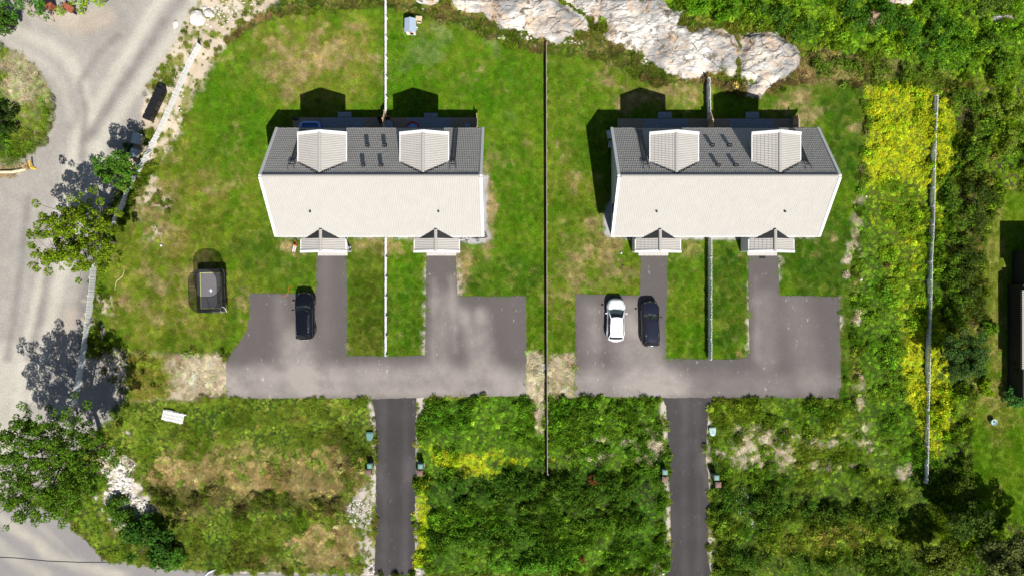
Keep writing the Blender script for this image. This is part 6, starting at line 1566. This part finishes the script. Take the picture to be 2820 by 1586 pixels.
# ================================================================== BICYCLES AND CLUTTER
def bike(px, py, rz, label, frame, s=1.0, lean=.9, sad='black', basket=False):
    x, y = P(px, py, .3); B_ = empty('bicycle', (x, y, .03), R(rz), label, 'bicycle'); 
    def tf(v): # lean the bike over to its side
        c, sn = math.cos(lean), math.sin(lean); return (v[0]*s, (v[1]*c+v[2]*sn)*s, (v[2]*c-v[1]*sn)*s+.02)
    for nm, xx in (('front_wheel', .5), ('rear_wheel', -.5)):
        m = MB(); pts = [tf((xx+.31*math.cos(a), 0, .33+.31*math.sin(a))) for a in [2*math.pi*k/20 for k in range(21)]]; m.tube(pts, .026*s, 5, cap=False); w_ = m.obj(nm, M['tyre'], B_)
        m = MB()
        for k in range(8): a = math.pi*k/8; m.tube([tf((xx+.3*math.cos(a), 0, .33+.3*math.sin(a))), tf((xx-.3*math.cos(a), 0, .33-.3*math.sin(a)))], .006, 3)
        m.obj('spokes', M['metal'], w_)
    m = MB()
    for a, c in (((-.5, 0, .33), (-.05, 0, .32)), ((-.05, 0, .32), (-.18, 0, .78)), ((-.18, 0, .74), (.34, 0, .78)), ((-.05, 0, .32), (.36, 0, .70)), ((-.5, 0, .33), (-.17, 0, .70)), ((.32, 0, .86), (.5, 0, .33))): m.tube([tf(a), tf(c)], .024*s, 6)
    m.obj('frame', M[frame], B_)
    m = MB(); m.tube([tf((.30, -.26, .95)), tf((.34, 0, .90)), tf((.30, .26, .95))], .018*s, 5); m.obj('handlebar', M['blackmetal'], B_)
    m = MB(); v = tf((-.2, 0, .82)); m.box(v, (.26*s, .14*s, .06*s)); m.obj('saddle', M[sad], B_)
    m = MB(); m.ring(tf((-.05, 0, .32)), .08*s, .015*s, 'y'); m.obj('crank', M['metal'], B_)
    if basket: m = MB(); v = tf((.45, 0, .95)); m.box(v, (.2*s, .26*s, .16*s)); m.obj('basket', M['plastic_white'], B_)
    return B_
bike(1280, 664, 15, 'white kids bicycle leaning right of the second porch of the western house', 'plastic_white', .62, 1.0, basket=True)
bike(1288, 655, 20, 'red and black bicycle half under the eave beside the white kids bicycle', 'red', .62, .9)
bike(1306, 661, -30, 'thin grey bicycle on the gravel near the corner of the western house', 'blackmetal', .55, 1.3)
bike(808, 668, -70, 'small orange scooter bike left of the first porch of the western house', 'orange', .5, 1.0)
bike(1726, 661, -15, 'black kids bicycle on the gravel left of the first porch of the eastern house', 'blackmetal', .55, 1.2)
m = MB(); pp = [(1308, 657), (1316, 654), (1322, 655), (1330, 655), (1337, 655), (1342, 652), (1340, 648), (1335, 650), (1339, 645), (1338, 641), (1334, 641)]; m.tube([(*P(a, b_), .07) for a, b_ in pp], .035, 6); props(m.obj('hose', M['black']), 'black garden hose looped on gravel at the corner of the western house', 'hose')
# pink and orange plastic slide lying down
x, y = P(811, 686, .15); SLD = empty('toy_slide', (x, y, 0), R(76), 'pink and white plastic toy slide left of the first porch', 'toy')
m = MB(); m.box((0, 0, .14), (.6, .24, .05)); m.obj('chute', M['pink'], SLD)
for s in (-1, 1): m = MB(); m.box((0, s*.12, .2), (.62, .05, .12)); m.obj('side', M['plastic_white'], SLD)
m = MB(); m.box((.36, 0, .22), (.16, .28, .3)); m.obj('step', M['orange'], SLD, bevel=.03)
x, y = P(962, 682, .2); WC = empty('watering_can', (x, y, 0), R(-50), 'white watering can right of the first porch of the western house', 'watering can')
m = MB(); m.lathe((0, 0, 0), [(.13, 0), (.14, .26), (.10, .28), (.02, .28)], 14); m.obj('can', M['plastic_white'], WC); m = MB(); m.tube([(.12, 0, .08), (.38, 0, .28)], .025); m.obj('spout', M['plastic_white'], WC)
m = MB(); m.tube([(-.12, 0, .05), (-.26, 0, .2), (-.1, 0, .36), (.06, 0, .28)], .015); m.obj('handle', M['plastic_white'], WC)
x, y = P(2054, 671, .3); CB = empty('crate', (x, y, 0), R(-12), 'small orange timber crate left of the right porch of the eastern house', 'crate')
for s in (-1, 1):
    m = MB(); m.box((s*.2, 0, .2), (.03, .42, .36)); m.obj('side', M['wood'], CB); m = MB(); m.box((0, s*.2, .2), (.38, .03, .36)); m.obj('side', M['wood'], CB)
m = MB(); m.box((0, 0, .03), (.38, .38, .03)); m.obj('bottom', M['brown_dark'], CB)
m = MB(); m.lathe((*P(2059, 686, .3), 0), [(.09, 0), (.13, .26), (.14, .28), (.11, .27)], 14); props(m.obj('bucket', M['plastic_white']), 'white bucket at the corner of the right porch of the eastern house', 'bucket')
# plastic chairs in the shade west of the eastern house
def chair(px, py, rz, label, mat='plastic_white', zb=0, group=None, s=1.0):
    x, y = P(px, py, .5); c = empty('garden_chair', (x, y, zb), R(rz), label, 'chair', group)
    m = MB(); m.box((0, 0, .42*s), (.50*s, .50*s, .04)); m.obj('seat', M[mat], c, bevel=.015)
    m = MB(); m.box((0, .26*s, .68*s), (.52*s, .05, .50*s), rot=Matrix.Rotation(-.2, 3, 'X')); m.obj('backrest', M[mat], c, bevel=.015)
    for sx in (-1, 1):
        m = MB(); m.box((sx*.27*s, 0, .62*s), (.06, .46*s, .03)); m.obj('armrest', M[mat], c)
        for sy in (-1, 1): m = MB(); m.box((sx*.24*s, sy*.22*s, .21*s), (.04, .04, .42*s)); m.obj('leg', M[mat], c)
chair(1681, 372, 100, 'white plastic chair in shade at the north west corner of the eastern house', s=1.35)
chair(1684, 399, 80, 'white plastic chair just below the first one in the same shade', s=1.0)
# things on the western deck
def pool_rect(px0, px1, py0, label):
    x0, x1 = X0(px0, .9), X0(px1, .9); yN = (793-py0)*(CAM_H-.9)/F; w = x1-x0; d = 1.75; cx, cy = (x0+x1)/2, yN-d/2
    Pl = empty('paddling_pool', (cx, cy, .30), 0, label, 'pool')
    m = MB(); m.tube([(x, y, .48) for x, y in (lambda r: r+[r[0]])(rect(0, 0, w-.22, d-.22, .35, 6))], .12, 10, cap=False); m.obj('rim', M['paleblue'], Pl, smooth=True)
    m = MB(); m.tube([(x, y, .26) for x, y in (lambda r: r+[r[0]])(rect(0, 0, w-.16, d-.16, .38, 6))], .15, 10, cap=False); m.tube([(x, y, .10) for x, y in (lambda r: r+[r[0]])(rect(0, 0, w-.14, d-.14, .38, 6))], .13, 10, cap=False); m.obj('side', M['blue'], Pl, smooth=True)
    m = MB(); m.prism(rect(0, 0, w-.34, d-.34, .28, 6), .02, .30); m.obj('water', M['water'], Pl)
pool_rect(824, 882, 334, 'blue inflatable rectangular paddling pool on the deck under the western eave')
x, y = P(1137, 354, .4); RP = empty('paddling_pool', (x, y, .29), 0, 'round pale blue paddling pool with red rim on the western deck', 'pool')
m = MB(); m.ring((0, 0, .22), .60, .085, 'z', 30, 8); m.obj('rim', M['red'], RP, smooth=True)
m = MB(); m.lathe((0, 0, 0), [(.56, .0), (.55, .14), (.02, .15)], 28); m.obj('water', M['paleblue'], RP)
chair(1051, 334, 20, 'dark chair left of the orange screen on the western deck', 'black', .28); chair(1067, 334, -20, 'dark chair right of the orange screen on the western deck', 'brown_dark', .28)
x, y = P(1069, 347, .8); TBL = empty('round_table', (x, y, .28), 0, 'round grey table on the deck beside the orange screen', 'table')
m = MB(); m.lathe((0, 0, 0), [(.50, .68), (.50, .72), (.02, .72)], 24); m.obj('top', M['cushion'], TBL); m = MB(); m.tube([(0, 0, 0), (0, 0, .68)], .04); m.obj('leg', M['black'], TBL)
x, y = P(1288, 350, .5); m = MB(); m.box((0, 0, .25), (.55, .5, .5)); props(m.obj('storage_box', M['cushion'], loc=(x, y, .28), bevel=.02), 'dark blue storage box at the east end of the western deck', 'box')
for (a, b_, lb) in ((811, 328, 'black flower pot on the north west corner of the western deck'), (819, 328, 'smaller black flower pot beside the corner pot of the western deck')):
    m = MB(); r_ = .16 if a == 811 else .11; m.lathe((*P(a, b_, .5), .28), [(r_*.8, 0), (r_, r_*2), (r_*1.05, r_*2.05), (r_*.9, r_*1.9), (.02, r_*1.85)], 14); props(m.obj('flower_pot', M['black']), lb, 'flower pot')
# round blue tub in the neighbour's garden
x, y = P(2739, 1163, .5); BT = empty('water_barrel', (x, y, 0), 0, 'round pale blue tub on the neighbour lawn', 'tub')
m = MB(); m.lathe((0, 0, 0), [(.20, 0), (.27, .35), (.29, .46), (.31, .48), (.27, .47), (.24, .40), (.02, .40)], 22); m.obj('tub', M['paleteal'], BT); m = MB(); m.ring((.03, .03, .46), .09, .03, 'z', 14, 6); m.obj('float_ring', M['teal_plastic'], BT)
# weathered planks at the bottom edge
x, y = P(2571, 1562, .2); PLK = empty('plank_stack', (x, y, 0), R(3), 'pale weathered planks lying at the bottom edge below the east fence', 'planks')
for k, (dx, w_, ln, mt) in enumerate(((-.12, .14, 1.7, 'palewood'), (.03, .16, 1.9, 'white'), (.2, .12, 1.3, 'pink'))):
    m = MB(); m.box((dx, 0, .12+.02*k), (w_, ln, .05), rot=Matrix.Rotation(R((-4, 2, -9)[k]), 3, 'Z')); m.obj('plank', M[mt], PLK)
# white marker strip at the bottom road edge
m = MB(); pp = [(566, 1584), (576, 1574), (586, 1570), (596, 1566)]; m.tube([(*P(a, b_), .10) for a, b_ in pp], [.05, .09, .10, .05], 6); props(m.obj('cable_cover', M['plastic_white']), 'short white cable cover at the edge of the bottom road', 'cable cover')

# ================================================================== DARK NEIGHBOUR HOUSE at the right edge
NH = empty('dark_house', (52.25, -4.0, 0), 0, 'house with wall shade coloured in as black and pale ribbed roof at the right edge', 'house')
m = MB(); m.prism_x([(-6.6, 0), (4.35, 0), (4.35, 2.1), (-6.6, 2.1)], -2.95, 5.5); m.obj('wall', M['darkwall'], NH)
# north block, taller: its shadow makes the step in the dark outline
m = MB(); m.box((1.2, 6.0, 1.7), (7.4, 3.2, 3.4)); m.obj('wall', M['darkwall'], NH)
m = MB(); m.box((1.2, 6.0, 3.46), (7.9, 3.6, .14)); m.obj('flat_roof', M['flash'], NH)
a_ = 3.6; V = np.array([-a_, 0, -1.9]); LV = float(np.linalg.norm(V)); V = V/LV
tile_sheet('roof_tiles', (-3.15+a_, -3.8, 2.25+1.9), (0, 1, 0), V, 7.6, lambda u: .0, lambda u: LV, mat=M['tile'], parent=NH, pitch=.22)
m = MB(); m.prism_y([(-3.15, 2.16), (-3.15+a_, 4.05), (-3.15+2*a_, 2.16)], -3.8, 3.8); m.obj('roof_board', M['darkwall'], NH)
m = MB(); m.beam((-3.22, -3.8, 2.2), (-3.22, 3.8, 2.2), .10, .10); m.obj('gutter', M['black'], NH)
